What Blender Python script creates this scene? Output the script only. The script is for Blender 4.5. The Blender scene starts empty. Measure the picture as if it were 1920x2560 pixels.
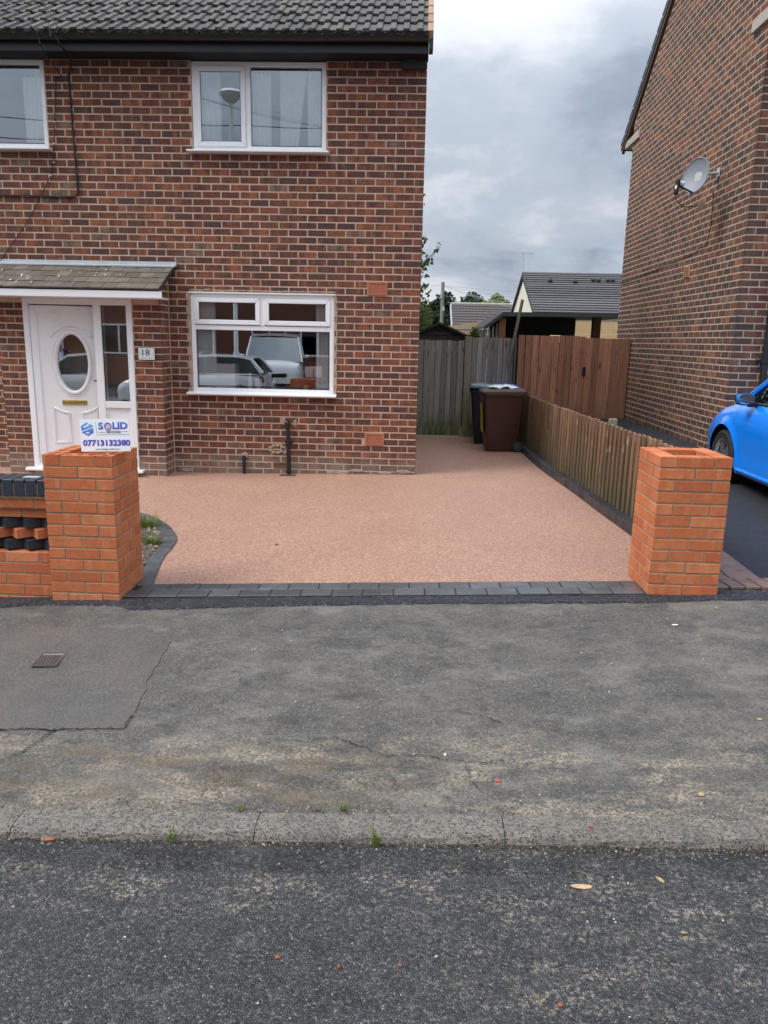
import bpy, bmesh, math, random
from mathutils import Vector, Matrix, Euler
PI = math.pi
rad = math.radians
R = random.Random(11)
sc = bpy.context.scene
COL = sc.collection

# ---------------------------------------------------------------- camera
CAMZ = 1.683
cam_d = bpy.data.cameras.new('camera')
cam = bpy.data.objects.new('camera', cam_d)
COL.objects.link(cam)
cam_d.sensor_fit = 'VERTICAL'
cam_d.sensor_height = 36.0
cam_d.lens = 27.0
cam_d.clip_start = 0.05
cam_d.clip_end = 2000
PITCH, ROLL, YAW = 0.2208, 0.0210, 0.0376
_fw = Vector((-math.sin(YAW) * math.cos(PITCH), math.cos(YAW) * math.cos(PITCH), -math.sin(PITCH)))
_rt = Vector((math.cos(YAW), math.sin(YAW), 0))
_up = _rt.cross(_fw)
_r2 = _rt * math.cos(ROLL) + _up * math.sin(ROLL)
_u2 = -_rt * math.sin(ROLL) + _up * math.cos(ROLL)
_m = Matrix((_r2, _u2, -_fw)).transposed().to_4x4()
_m.translation = (0, 0, CAMZ)
cam.matrix_world = _m
sc.camera = cam

# ---------------------------------------------------------------- sky and sun
SUN_AZ, SUN_EL = rad(-72), rad(52)      # azimuth from +Y towards +X
world = bpy.data.worlds.new('World')
sc.world = world
world.use_nodes = True
wn = world.node_tree
wn.nodes.clear()
def W(t, **k):
    n = wn.nodes.new(t)
    for a, b in k.items():
        setattr(n, a, b)
    return n
def wl(a, b):
    wn.links.new(a, b)
def wmath(op, a, b=None, c=None):
    n = W('ShaderNodeMath', operation=op)
    for i, v in enumerate((a, b, c)):
        if v is None:
            continue
        if isinstance(v, (int, float)):
            n.inputs[i].default_value = v
        else:
            wl(v, n.inputs[i])
    return n.outputs[0]
def wramp(f, stops, interp='EASE'):
    n = W('ShaderNodeValToRGB')
    n.color_ramp.interpolation = interp
    e = n.color_ramp.elements
    while len(e) < len(stops):
        e.new(0.5)
    for i, (p, c) in enumerate(stops):
        e[i].position = p
        e[i].color = (*c, 1)
    wl(f, n.inputs[0])
    return n.outputs[0]
def wmix(f, a, b, blend='MIX'):
    n = W('ShaderNodeMix', data_type='RGBA', blend_type=blend)
    for i, v in ((0, f), (6, a), (7, b)):
        if isinstance(v, (int, float)):
            n.inputs[i].default_value = v
        elif isinstance(v, tuple):
            n.inputs[i].default_value = (*v, 1)
        else:
            wl(v, n.inputs[i])
    return n.outputs[2]
sky = W('ShaderNodeTexSky', sky_type='NISHITA')
sky.sun_disc = False
sky.sun_elevation = SUN_EL
sky.sun_rotation = SUN_AZ
tc = W('ShaderNodeTexCoord')
sep = W('ShaderNodeSeparateXYZ')
wl(tc.outputs['Generated'], sep.inputs[0])
zc = wmath('MAXIMUM', sep.outputs[2], 0.0)
den = wmath('ADD', zc, 0.34)
cmb = W('ShaderNodeCombineXYZ')
wl(wmath('DIVIDE', sep.outputs[0], den), cmb.inputs[0])
wl(wmath('DIVIDE', sep.outputs[1], den), cmb.inputs[1])
def wnoise(scale, detail, rough, off, dist=0.0):
    mp = W('ShaderNodeMapping')
    mp.inputs['Location'].default_value = off
    wl(cmb.outputs[0], mp.inputs[0])
    n = W('ShaderNodeTexNoise')
    n.inputs['Scale'].default_value = scale
    n.inputs['Detail'].default_value = detail
    n.inputs['Roughness'].default_value = rough
    n.inputs['Distortion'].default_value = dist
    wl(mp.outputs[0], n.inputs['Vector'])
    return n.outputs[0]
big = wnoise(1.05, 6, 0.52, (16.15, 5.86, 0), 0.2)
fine = wnoise(3.0, 7, 0.58, (15.08, 39.54, 0), 0.15)
dens = wmath('ADD', wmath('MULTIPLY', big, 0.74), wmath('MULTIPLY', fine, 0.26))
cloud = wramp(dens, [(0.36, (0.52, 0.535, 0.555)), (0.45, (0.40, 0.42, 0.452)), (0.53, (0.265, 0.297, 0.348)), (0.62, (0.165, 0.196, 0.248))])
gap = wramp(wnoise(1.3, 6, 0.6, (38.39, 25.08, 0), 0.3), [(0.28, (0.35,) * 3), (0.40, (0, 0, 0))])
col = wmix(wmath('MULTIPLY', gap, 0.75), cloud, wmix(1.0, sky.outputs[0], (0.10, 0.10, 0.10), 'MULTIPLY'))
# overcast luminance distribution: brighter overhead than at the horizon
lum = wmath('MULTIPLY_ADD', wmath('POWER', zc, 1.9), 2.6, 0.92)
cm2 = W('ShaderNodeCombineXYZ')
for i in range(3):
    wl(lum, cm2.inputs[i])
col = wmix(1.0, col, cm2.outputs[0], 'MULTIPLY')
bg = W('ShaderNodeBackground')
wl(col, bg.inputs[0])
bg.inputs[1].default_value = 1.0
wo = W('ShaderNodeOutputWorld')
wl(bg.outputs[0], wo.inputs[0])

sun_d = bpy.data.lights.new('sun', 'SUN')
sun_d.energy = 1.5
sun_d.angle = rad(24)
sun_d.color = (1.0, 0.965, 0.92)
sun = bpy.data.objects.new('sun', sun_d)
COL.objects.link(sun)
sdir = Vector((math.sin(SUN_AZ) * math.cos(SUN_EL), -0.35 * math.cos(SUN_EL), math.sin(SUN_EL)))
SUN_AZ = math.atan2(sdir.x, sdir.y)
sky.sun_rotation = SUN_AZ
sun.rotation_euler = sdir.to_track_quat('Z', 'Y').to_euler()

sc.view_settings.view_transform = 'Standard'
sc.view_settings.look = 'None'
sc.view_settings.exposure = 0.92
sc.view_settings.gamma = 1.0
sc.view_settings.use_curve_mapping = False
sc.render.engine = 'CYCLES'
sc.cycles.max_bounces = 6
sc.cycles.use_denoising = True

# ---------------------------------------------------------------- object helpers
WM = {}
def put(o, parent=None, world=None):
    COL.objects.link(o)
    w = world if world is not None else Matrix()
    if parent is not None:
        o.parent = parent
        o.matrix_parent_inverse = WM[parent.name].inverted()
    o.matrix_basis = w
    WM[o.name] = w
    return o
def tag(o, label=None, cat=None, group=None, kind=None):
    if label: o['label'] = label
    if cat: o['category'] = cat
    if group: o['group'] = group
    if kind: o['kind'] = kind
    return o
def empty(name, loc, label=None, cat=None, group=None, rotz=0):
    o = bpy.data.objects.new(name, None)
    o.empty_display_size = 0.1
    put(o, None, Matrix.Translation(loc) @ Matrix.Rotation(rotz, 4, 'Z'))
    return tag(o, label, cat, group)

class MB:
    def __init__(s):
        s.v = []; s.f = []; s.mi = []; s.cur = 0
    def add(s, vs, fs):
        b = len(s.v)
        s.v += [tuple(p) for p in vs]
        for f in fs:
            s.f.append(tuple(i + b for i in f)); s.mi.append(s.cur)
        return s
    def box(s, x0, x1, y0, y1, z0, z1):
        return s.add([(x0,y0,z0),(x1,y0,z0),(x1,y1,z0),(x0,y1,z0),(x0,y0,z1),(x1,y0,z1),(x1,y1,z1),(x0,y1,z1)],
                     [(0,3,2,1),(4,5,6,7),(0,1,5,4),(1,2,6,5),(2,3,7,6),(3,0,4,7)])
    def obox(s, c, ax, ay, az):
        c, ax, ay, az = map(Vector, (c, ax, ay, az))
        p = [c + ax*i + ay*j + az*k for k in (-1,1) for i, j in ((-1,-1),(1,-1),(1,1),(-1,1))]
        return s.add(p, [(0,3,2,1),(4,5,6,7),(0,1,5,4),(1,2,6,5),(2,3,7,6),(3,0,4,7)])
    def prism(s, pts, d):
        n = len(pts); d = Vector(d)
        a = [Vector(p) for p in pts]; b = [p + d for p in a]
        return s.add(a + b, [tuple(range(n))[::-1], tuple(range(n, 2*n))] + [(i, (i+1) % n, n+(i+1) % n, n+i) for i in range(n)])
    def tube(s, pts, r, n=8, cap=True):
        pts = [Vector(p) for p in pts]
        rs = r if isinstance(r, (list, tuple)) else [r]*len(pts)
        rings = []
        up = Vector((0.13, 0.31, 0.94)).normalized()
        for i, p in enumerate(pts):
            t = (pts[min(i+1, len(pts)-1)] - pts[max(i-1, 0)]).normalized()
            if abs(t.dot(up)) > 0.97: up = Vector((0.9, 0.3, 0.1)).normalized()
            a = t.cross(up).normalized(); b = t.cross(a)
            rings.append([p + (a*math.cos(2*PI*k/n) + b*math.sin(2*PI*k/n))*rs[i] for k in range(n)])
        vs = [q for g in rings for q in g]
        fs = [(i*n+k, i*n+(k+1) % n, (i+1)*n+(k+1) % n, (i+1)*n+k) for i in range(len(pts)-1) for k in range(n)]
        if cap:
            fs += [tuple(range(n))[::-1], tuple((len(pts)-1)*n+k for k in range(n))]
        return s.add(vs, fs)
    def lathe(s, prof, c, axis, n=24):
        axis = Vector(axis).normalized(); c = Vector(c)
        a = axis.orthogonal().normalized(); b = axis.cross(a)
        vs = []
        for (r, h) in prof:
            for k in range(n):
                t = 2*PI*k/n
                vs.append(c + axis*h + (a*math.cos(t) + b*math.sin(t))*r)
        fs = [(i*n+k, i*n+(k+1) % n, (i+1)*n+(k+1) % n, (i+1)*n+k) for i in range(len(prof)-1) for k in range(n)]
        return s.add(vs, fs)
    def grid(s, rows):
        nr, nc = len(rows), len(rows[0])
        return s.add([p for r in rows for p in r], [(i*nc+j, i*nc+j+1, (i+1)*nc+j+1, (i+1)*nc+j) for i in range(nr-1) for j in range(nc-1)])
    def mesh(s, name, mats, smooth=False, bevel=0.0, seg=1, weld=False):
        me = bpy.data.meshes.new(name)
        me.from_pydata(s.v, [], s.f)
        if bevel or weld:
            bm = bmesh.new(); bm.from_mesh(me)
            for f, m in zip(bm.faces, s.mi): f.material_index = m
            if weld: bmesh.ops.remove_doubles(bm, verts=bm.verts, dist=1e-5)
            bmesh.ops.recalc_face_normals(bm, faces=bm.faces)
            if bevel:
                es = [e for e in bm.edges if len(e.link_faces) == 2 and e.calc_face_angle(0) > 0.5]
                bmesh.ops.bevel(bm, geom=es, offset=bevel, segments=seg, affect='EDGES', clamp_overlap=True)
            bm.to_mesh(me); bm.free()
        else:
            me.polygons.foreach_set('material_index', s.mi)
        for m in (mats if isinstance(mats, (list, tuple)) else [mats]):
            me.materials.append(m)
        if smooth:
            me.polygons.foreach_set('use_smooth', [True]*len(me.polygons))
            try: me.set_sharp_from_angle(angle=rad(40))
            except Exception: pass
        me.update()
        return me
    def build(s, name, mats, parent=None, smooth=False, bevel=0.0, seg=1, weld=False, world=None):
        return put(bpy.data.objects.new(name, s.mesh(name, mats, smooth, bevel, seg, weld)), parent, world)
def inst(name, me, parent, world):
    return put(bpy.data.objects.new(name, me), parent, world)
def T(x, y, z): return Matrix.Translation((x, y, z))
def RZ(a): return Matrix.Rotation(a, 4, 'Z')
def interp(xs, ys, x):
    if x <= xs[0]: return ys[0]
    for i in range(1, len(xs)):
        if x <= xs[i]:
            t = (x-xs[i-1])/(xs[i]-xs[i-1]); return ys[i-1]+(ys[i]-ys[i-1])*t
    return ys[-1]

# ---------------------------------------------------------------- material helpers
class NT:
    def __init__(s, name, rough=0.8, spec=0.4):
        s.m = bpy.data.materials.new(name); s.m.use_nodes = True
        s.t = s.m.node_tree; s.t.nodes.clear()
        s.b = s.n('ShaderNodeBsdfPrincipled'); s.o = s.n('ShaderNodeOutputMaterial')
        s.t.links.new(s.b.outputs[0], s.o.inputs[0])
        s.b.inputs['Roughness'].default_value = rough
        s.b.inputs['Specular IOR Level'].default_value = spec
    def n(s, t, **k):
        x = s.t.nodes.new(t)
        for a, b in k.items(): setattr(x, a, b)
        return x
    def set(s, sock, v):
        if isinstance(v, (int, float)): sock.default_value = v
        elif isinstance(v, (tuple, list)):
            sock.default_value = (*v, 1) if len(sock.default_value) == 4 and len(v) == 3 else v
        else: s.t.links.new(v, sock)
    def co(s, kind='Object'):
        if kind == 'pos': return s.n('ShaderNodeNewGeometry').outputs['Position']
        return s.n('ShaderNodeTexCoord').outputs[kind]
    def mp(s, v, scale=(1,1,1), loc=(0,0,0), rot=(0,0,0)):
        x = s.n('ShaderNodeMapping'); s.t.links.new(v, x.inputs[0])
        x.inputs['Scale'].default_value = scale; x.inputs['Location'].default_value = loc; x.inputs['Rotation'].default_value = rot
        return x.outputs[0]
    def noise(s, v, scale, detail=4, rough=0.55, w=None, dist=0.0, color=False):
        x = s.n('ShaderNodeTexNoise')
        if w is not None: x.noise_dimensions = '4D'; s.set(x.inputs['W'], w)
        s.t.links.new(v, x.inputs['Vector'])
        x.inputs['Scale'].default_value = scale; x.inputs['Detail'].default_value = detail
        x.inputs['Roughness'].default_value = rough; x.inputs['Distortion'].default_value = dist
        return x.outputs[1 if color else 0]
    def vor(s, v, scale, feature='F1', out='Distance', rnd=1.0):
        x = s.n('ShaderNodeTexVoronoi', feature=feature)
        s.t.links.new(v, x.inputs['Vector']); x.inputs['Scale'].default_value = scale
        x.inputs['Randomness'].default_value = rnd
        return x.outputs[out]
    def ramp(s, f, stops, interp='LINEAR'):
        x = s.n('ShaderNodeValToRGB'); x.color_ramp.interpolation = interp
        e = x.color_ramp.elements
        while len(e) < len(stops): e.new(0.5)
        for i, (p, c) in enumerate(stops):
            if isinstance(c, (int, float)): c = (c, c, c)
            e[i].position = p; e[i].color = (*c, 1)
        s.set(x.inputs[0], f)
        return x.outputs[0]
    def mix(s, f, a, b, blend='MIX'):
        x = s.n('ShaderNodeMix', data_type='RGBA', blend_type=blend)
        s.set(x.inputs[0], f); s.set(x.inputs[6], a); s.set(x.inputs[7], b)
        return x.outputs[2]
    def math(s, op, a, b=None, c=None):
        x = s.n('ShaderNodeMath', operation=op)
        for i, v in enumerate((a, b, c)):
            if v is not None: s.set(x.inputs[i], v)
        return x.outputs[0]
    def sep(s, v):
        x = s.n('ShaderNodeSeparateXYZ'); s.t.links.new(v, x.inputs[0]); return x.outputs
    def rnd(s):
        a = s.n('ShaderNodeObjectInfo').outputs['Random']
        b = s.n('ShaderNodeAttribute', attribute_name='rnd').outputs['Fac']
        return s.math('FRACT', s.math('ADD', a, b))
    def band(s, x, a, b, soft):
        """1 inside a..b along x, fading over soft"""
        lo = s.n('ShaderNodeMapRange'); lo.interpolation_type = 'SMOOTHSTEP'
        s.set(lo.inputs[0], x); lo.inputs[1].default_value = a-soft; lo.inputs[2].default_value = a
        hi = s.n('ShaderNodeMapRange'); hi.interpolation_type = 'SMOOTHSTEP'
        s.set(hi.inputs[0], x); hi.inputs[1].default_value = b; hi.inputs[2].default_value = b+soft
        hi.inputs[3].default_value = 1; hi.inputs[4].default_value = 0
        return s.math('MULTIPLY', lo.outputs[0], hi.outputs[0])
    def bump(s, h, dist=0.002, strength=1.0):
        x = s.n('ShaderNodeBump'); s.t.links.new(h, x.inputs['Height'])
        x.inputs['Distance'].default_value = dist; x.inputs['Strength'].default_value = strength
        s.t.links.new(x.outputs[0], s.b.inputs['Normal'])
        return s
    def col(s, c): s.set(s.b.inputs['Base Color'], c); return s
    def rough(s, r): s.set(s.b.inputs['Roughness'], r); return s

def plain(name, c, rough=0.6, var=0.12, scale=30, spec=0.4, metallic=0.0, bump=0.0, bscale=120):
    """a plain colour broken up by fine grain"""
    a = NT(name, rough, spec)
    v = a.co('Object')
    f = a.noise(v, scale, 5, 0.6)
    a.col(a.mix(f, tuple(x*(1-var) for x in c), tuple(min(1, x*(1+var)) for x in c)))
    a.b.inputs['Metallic'].default_value = metallic
    g = a.noise(v, scale*0.3, 4, 0.6)
    a.rough(a.math('MULTIPLY_ADD', g, 0.25, rough-0.12))
    if bump: a.bump(a.noise(v, bscale, 4, 0.6), bump)
    return a.m

def brick_mat(name, stops, dark, pale, flash=0.75, chalk=True, worn=1.0):
    a = NT(name, 0.88, 0.25)
    r = a.rnd()
    uv = a.co('UV')
    w = a.math('MULTIPLY', r, 97.0)
    base = a.ramp(r, stops, 'CONSTANT')
    f1 = a.noise(a.mp(uv, (9, 5, 1)), 1.0, 3, 0.5, w)
    c = a.mix(a.math('MULTIPLY', a.ramp(f1, [(0.42, 0), (0.60, 1)]), flash), base, dark)
    f2 = a.noise(a.mp(uv, (14, 3, 1)), 1.0, 2, 0.5, a.math('ADD', w, 11.3))
    c = a.mix(a.math('MULTIPLY', a.ramp(f2, [(0.56, 0), (0.70, 1)]), 0.5), c, pale)
    g = a.noise(a.mp(uv, (160, 160, 1)), 1.0, 4, 0.65, w)
    c = a.mix(0.65, c, a.ramp(g, [(0.3, 0.33), (0.7, 0.70)]), 'OVERLAY')
    blot = a.noise(a.mp(uv, (30, 42, 1)), 1.0, 4, 0.65, a.math('ADD', w, 23.7))
    c = a.mix(0.6*worn, c, a.ramp(blot, [(0.32, 0.30), (0.68, 0.68)]), 'OVERLAY')
    s2 = a.noise(a.mp(uv, (45, 70, 1)), 1.0, 4, 0.7, a.math('ADD', w, 3.1))
    c = a.mix(a.math('MULTIPLY', a.ramp(s2, [(0.62, 0), (0.74, 1)]), 0.28*worn), c, (0.42, 0.33, 0.26))
    pos = a.co('pos')
    if chalk:
        z = a.sep(pos)[2]
        low = a.math('MULTIPLY', a.band(z, -1, 0.10, 0.22), a.ramp(a.noise(pos, 7, 4, 0.6), [(0.35, 0.25), (0.65, 0.85)]))
        c = a.mix(low, c, (0.24, 0.19, 0.155))
    big = a.noise(pos, 0.9, 3, 0.5)
    c = a.mix(0.5, c, a.ramp(big, [(0.3, 0.42), (0.7, 0.58)]), 'OVERLAY')
    a.col(c)
    a.bump(a.math('ADD', a.math('MULTIPLY', g, 0.6), a.math('MULTIPLY', s2, 0.6)), 0.0022, 0.9)
    return a.m
def mortar_mat(name, c1, c2, dirt):
    a = NT(name, 0.95, 0.15)
    v = a.co('pos')
    f = a.noise(v, 60, 5, 0.65)
    c = a.mix(f, c1, c2)
    c = a.mix(a.math('MULTIPLY', a.ramp(a.noise(v, 2.2, 4, 0.6), [(0.45, 0), (0.7, 1)]), 0.6), c, dirt)
    a.col(c); a.bump(a.noise(v, 220, 4, 0.7), 0.003)
    return a.m

# ---------------------------------------------------------------- materials
M = {}
M['brick'] = brick_mat('flashed_brick', [(0, (0.190, 0.068, 0.041)), (0.18, (0.150, 0.061, 0.041)), (0.36, (0.220, 0.080, 0.046)), (0.50, (0.122, 0.055, 0.042)), (0.64, (0.250, 0.095, 0.050)), (0.76, (0.165, 0.071, 0.047)), (0.90, (0.085, 0.049, 0.045)), (0.968, (0.19, 0.125, 0.088))],
                       (0.082, 0.043, 0.038), (0.33, 0.122, 0.062), 0.80)
M['mortar'] = mortar_mat('pale_mortar', (0.60, 0.435, 0.335), (0.47, 0.335, 0.255), (0.27, 0.20, 0.155))
M['nbrick'] = brick_mat('dark_brick', [(0, (0.155, 0.070, 0.046)), (0.25, (0.112, 0.060, 0.044)), (0.5, (0.19, 0.078, 0.048)), (0.62, (0.088, 0.058, 0.048)), (0.78, (0.14, 0.078, 0.052)), (0.88, (0.26, 0.11, 0.060)), (0.94, (0.065, 0.047, 0.043)), (0.98, (0.20, 0.138, 0.09))],
                        (0.068, 0.045, 0.038), (0.24, 0.108, 0.064), 0.66, False)
M['nmortar'] = mortar_mat('grey_mortar', (0.56, 0.435, 0.335), (0.45, 0.345, 0.26), (0.29, 0.225, 0.175))
M['orange'] = brick_mat('new_orange_brick', [(0, (0.50, 0.158, 0.066)), (0.2, (0.46, 0.140, 0.058)), (0.4, (0.54, 0.182, 0.080)), (0.6, (0.48, 0.152, 0.064)), (0.75, (0.55, 0.198, 0.092)), (0.90, (0.42, 0.122, 0.052))],
                        (0.40, 0.112, 0.046), (0.60, 0.25, 0.13), 0.5, False, 0.4)
M['omortar'] = mortar_mat('sand_mortar', (0.38, 0.275, 0.18), (0.29, 0.21, 0.14), (0.22, 0.165, 0.115))
M['bluebrick'] = plain('blue_brick', (0.032, 0.038, 0.052), 0.40, 0.35, 40, bump=0.0012)
M['terracotta'] = plain('terracotta', (0.42, 0.125, 0.062), 0.8, 0.2, 60)
M['white'] = plain('white_upvc', (0.80, 0.81, 0.83), 0.32, 0.03, 12, 0.5)
M['doorwhite'] = plain('door_white', (0.80, 0.79, 0.80), 0.3, 0.03, 8, 0.5)
M['seal'] = plain('black_seal', (0.02, 0.02, 0.022), 0.5)
M['black'] = plain('black_plastic', (0.012, 0.014, 0.016), 0.38, 0.3, 8, 0.5)
M['matteblack'] = plain('matt_black', (0.010, 0.011, 0.012), 0.7, 0.3, 12)
M['soffit'] = plain('soffit_black', (0.008, 0.009, 0.012), 0.6)
M['brass'] = plain('brass', (0.62, 0.42, 0.13), 0.28, 0.1, 20, 0.5, 1.0)
M['lead'] = plain('lead_flashing', (0.36, 0.38, 0.41), 0.55, 0.25, 9, bump=0.002, bscale=30)
M['cable'] = plain('black_cable', (0.012, 0.012, 0.014), 0.6)
M['wire'] = plain('grey_wire', (0.35, 0.35, 0.36), 0.5)
M['curtain'] = plain('sheer_curtain', (0.88, 0.89, 0.90), 0.9, 0.04, 20)
M['room'] = plain('dim_room', (0.05, 0.05, 0.052), 0.9)
M['rubber'] = plain('rubber', (0.018, 0.018, 0.019), 0.75, 0.3, 60)
M['alloy'] = plain('alloy', (0.55, 0.56, 0.58), 0.3, 0.1, 10, 0.5, 0.9)
M['trim'] = plain('car_trim', (0.018, 0.018, 0.02), 0.45)
M['concrete'] = plain('cast_stone', (0.40, 0.37, 0.31), 0.9, 0.25, 25, bump=0.002)
M['grille'] = plain('grille', (0.01, 0.01, 0.01), 0.5)
M['signwhite'] = plain('sign_board', (0.86, 0.87, 0.90), 0.35, 0.02, 10)
M['inkdark'] = plain('dark_ink', (0.06, 0.065, 0.09), 0.5)
M['inkpale'] = plain('pale_ink', (0.36, 0.34, 0.50), 0.5)
M['navy'] = plain('navy_plastic', (0.010, 0.014, 0.030), 0.45, 0.2, 10)
M['greylid'] = plain('grey_lid', (0.10, 0.12, 0.145), 0.3, 0.15, 10, 0.6)
M['binbrown'] = plain('brown_plastic', (0.062, 0.024, 0.014), 0.42, 0.18, 5, 0.45, bump=0.0006)
M['yellow'] = plain('yellow_sticker', (0.62, 0.52, 0.02), 0.45)
M['bluelid'] = plain('blue_lid', (0.03, 0.07, 0.42), 0.3, 0.1, 10, 0.6)
M['bagwhite'] = plain('white_bag', (0.78, 0.80, 0.80), 0.35, 0.08, 30, bump=0.004, bscale=25)
M['cream'] = plain('cream_render', (0.62, 0.60, 0.50), 0.9, 0.05, 12)
M['dish'] = plain('dish_grey', (0.24, 0.26, 0.29), 0.55, 0.08, 20)
M['shed'] = plain('shed_plastic', (0.05, 0.040, 0.040), 0.55, 0.15, 8)
M['shedroof'] = plain('shed_roof', (0.028, 0.026, 0.028), 0.5, 0.2, 8)
M['palewood'] = plain('pale_timber', (0.56, 0.38, 0.20), 0.8, 0.15, 7)
M['felt'] = plain('dark_felt', (0.028, 0.036, 0.036), 0.75, 0.2, 20)
M['bark'] = plain('bark', (0.10, 0.075, 0.055), 0.9, 0.3, 20, bump=0.006, bscale=40)
M['plate'] = plain('plate_glass', (0.66, 0.76, 0.73), 0.18, 0.03, 10, 0.6)
M['soil'] = plain('soil', (0.085, 0.066, 0.050), 0.95, 0.5, 18, bump=0.012, bscale=45)
M['iron'] = plain('cast_iron', (0.085, 0.066, 0.055), 0.7, 0.4, 60, bump=0.001)
M['chip'] = plain('wood_chip', (0.50, 0.34, 0.19), 0.8, 0.2, 60)
M['redbit'] = plain('red_petal', (0.46, 0.06, 0.07), 0.6)
M['orangebit'] = plain('brick_crumb', (0.36, 0.11, 0.05), 0.9)
M['leafbit'] = plain('dry_leaf', (0.38, 0.29, 0.14), 0.8)
M['paperbit'] = plain('pale_bit', (0.72, 0.70, 0.64), 0.8)
M['polegrey'] = plain('pole_wood', (0.20, 0.19, 0.165), 0.85, 0.2, 8)
M['lampgrey'] = plain('galvanised', (0.42, 0.44, 0.45), 0.5, 0.1, 8)
M['moss'] = plain('moss', (0.030, 0.036, 0.012), 0.95, 0.5, 60, bump=0.004, bscale=90)
M['hivis'] = plain('yellow_cap', (0.75, 0.50, 0.02), 0.5)
M['teal'] = plain('pale_teal_fabric', (0.34, 0.46, 0.45), 0.8)
M['pink'] = plain('pink_fabric', (0.55, 0.22, 0.24), 0.8)
M['amber'] = plain('tail_lamp_red', (0.30, 0.012, 0.02), 0.2, 0.1, 10, 0.6)

def mk_glass(name, fac, tint=(0.82, 0.86, 0.87)):
    a = NT(name)
    g = a.n('ShaderNodeBsdfGlossy'); g.inputs['Roughness'].default_value = 0.0; g.inputs['Color'].default_value = (0.93, 0.97, 1.0, 1)
    t = a.n('ShaderNodeBsdfTransparent'); t.inputs['Color'].default_value = (*tint, 1)
    lw = a.n('ShaderNodeLayerWeight'); lw.inputs['Blend'].default_value = 0.35
    f = a.math('MULTIPLY_ADD', lw.outputs['Fresnel'], 0.5 if fac > 0.1 else 0.22, fac)
    nb = a.n('ShaderNodeBump'); nb.inputs['Distance'].default_value = 0.0006
    a.t.links.new(a.noise(a.co('pos'), 1.6, 1, 0.3), nb.inputs['Height'])
    a.t.links.new(nb.outputs[0], g.inputs['Normal'])
    m = a.n('ShaderNodeMixShader')
    a.set(m.inputs[0], f); a.t.links.new(t.outputs[0], m.inputs[1]); a.t.links.new(g.outputs[0], m.inputs[2])
    a.t.links.new(m.outputs[0], a.o.inputs[0])
    return a.m
M['glass'] = mk_glass('window_glass', 0.37, (0.95, 0.97, 0.97))
M['carglass'] = mk_glass('car_glass', 0.03, (0.10, 0.12, 0.12))
M['lens'] = mk_glass('lamp_lens', 0.25)

def paint(name, c):
    a = NT(name, 0.28, 0.5)
    a.col(a.mix(a.noise(a.co('Object'), 700, 2), tuple(x*0.93 for x in c), c))
    a.b.inputs['Coat Weight'].default_value = 1.0
    a.b.inputs['Coat Roughness'].default_value = 0.03
    return a.m
M['bluepaint'] = paint('blue_car_paint', (0.0, 0.255, 1.0))
M['whitepaint'] = paint('white_car_paint', (0.78, 0.79, 0.80))
M['navypaint'] = paint('navy_car_paint', (0.01, 0.03, 0.16))

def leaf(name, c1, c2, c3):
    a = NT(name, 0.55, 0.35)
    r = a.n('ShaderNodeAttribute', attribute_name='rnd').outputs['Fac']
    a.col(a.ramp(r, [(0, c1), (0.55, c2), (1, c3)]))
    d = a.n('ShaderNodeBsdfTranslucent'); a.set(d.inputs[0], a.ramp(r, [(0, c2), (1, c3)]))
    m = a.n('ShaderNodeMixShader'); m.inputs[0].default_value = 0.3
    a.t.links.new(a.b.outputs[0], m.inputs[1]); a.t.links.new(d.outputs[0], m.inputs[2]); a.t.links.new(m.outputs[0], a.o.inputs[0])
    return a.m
M['leafmid'] = leaf('leaf_mid', (0.030, 0.055, 0.018), (0.055, 0.095, 0.028), (0.11, 0.16, 0.05))
M['leaflight'] = leaf('leaf_light', (0.075, 0.10, 0.02), (0.15, 0.19, 0.045), (0.26, 0.30, 0.08))
M['leafdark'] = leaf('leaf_dark', (0.012, 0.028, 0.018), (0.025, 0.048, 0.028), (0.045, 0.075, 0.038))
M['leafpale'] = leaf('leaf_pale', (0.10, 0.14, 0.05), (0.19, 0.25, 0.10), (0.36, 0.42, 0.20))
M['blade'] = leaf('grass_blade', (0.06, 0.085, 0.018), (0.12, 0.17, 0.035), (0.22, 0.27, 0.075))
M['lamppale'] = plain('lamp_pale', (0.72, 0.74, 0.74), 0.5, 0.1, 8)

def wood(name, c1, c2, knot, low=None, rough=0.85, streak=60, lowz=(0.0, 0.4)):
    a = NT(name, rough, 0.25)
    v = a.co('Object'); r = a.rnd()
    w = a.math('MULTIPLY', r, 61.0)
    f = a.noise(a.mp(v, (streak, streak, 1.6)), 1.0, 5, 0.6, w)
    c = a.mix(a.ramp(f, [(0.3, 0), (0.7, 1)]), c1, c2)
    c = a.mix(0.8, c, a.ramp(r, [(0, 0.30), (1, 0.66)]), 'OVERLAY')
    k = a.noise(a.mp(v, (16, 16, 5)), 1.0, 3, 0.5, a.math('ADD', w, 5.0))
    c = a.mix(a.math('MULTIPLY', a.ramp(k, [(0.62, 0), (0.72, 1)]), 0.8), c, knot)
    if low:
        z = a.sep(a.co('pos'))[2]
        n2 = a.noise(a.mp(a.co('pos'), (9, 9, 2.5)), 1.0, 4, 0.6)
        m = a.math('MULTIPLY', a.band(z, -1, lowz[0], lowz[1]-lowz[0]), a.ramp(n2, [(0.3, 0.3), (0.6, 1)]))
        c = a.mix(m, c, low)
    a.col(c); a.bump(f, 0.0025, 0.8)
    return a.m
M['greywood'] = wood('weathered_grey_wood', (0.17, 0.165, 0.142), (0.38, 0.37, 0.33), (0.045, 0.042, 0.036), (0.075, 0.10, 0.022), lowz=(0.0, 0.55))
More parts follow.
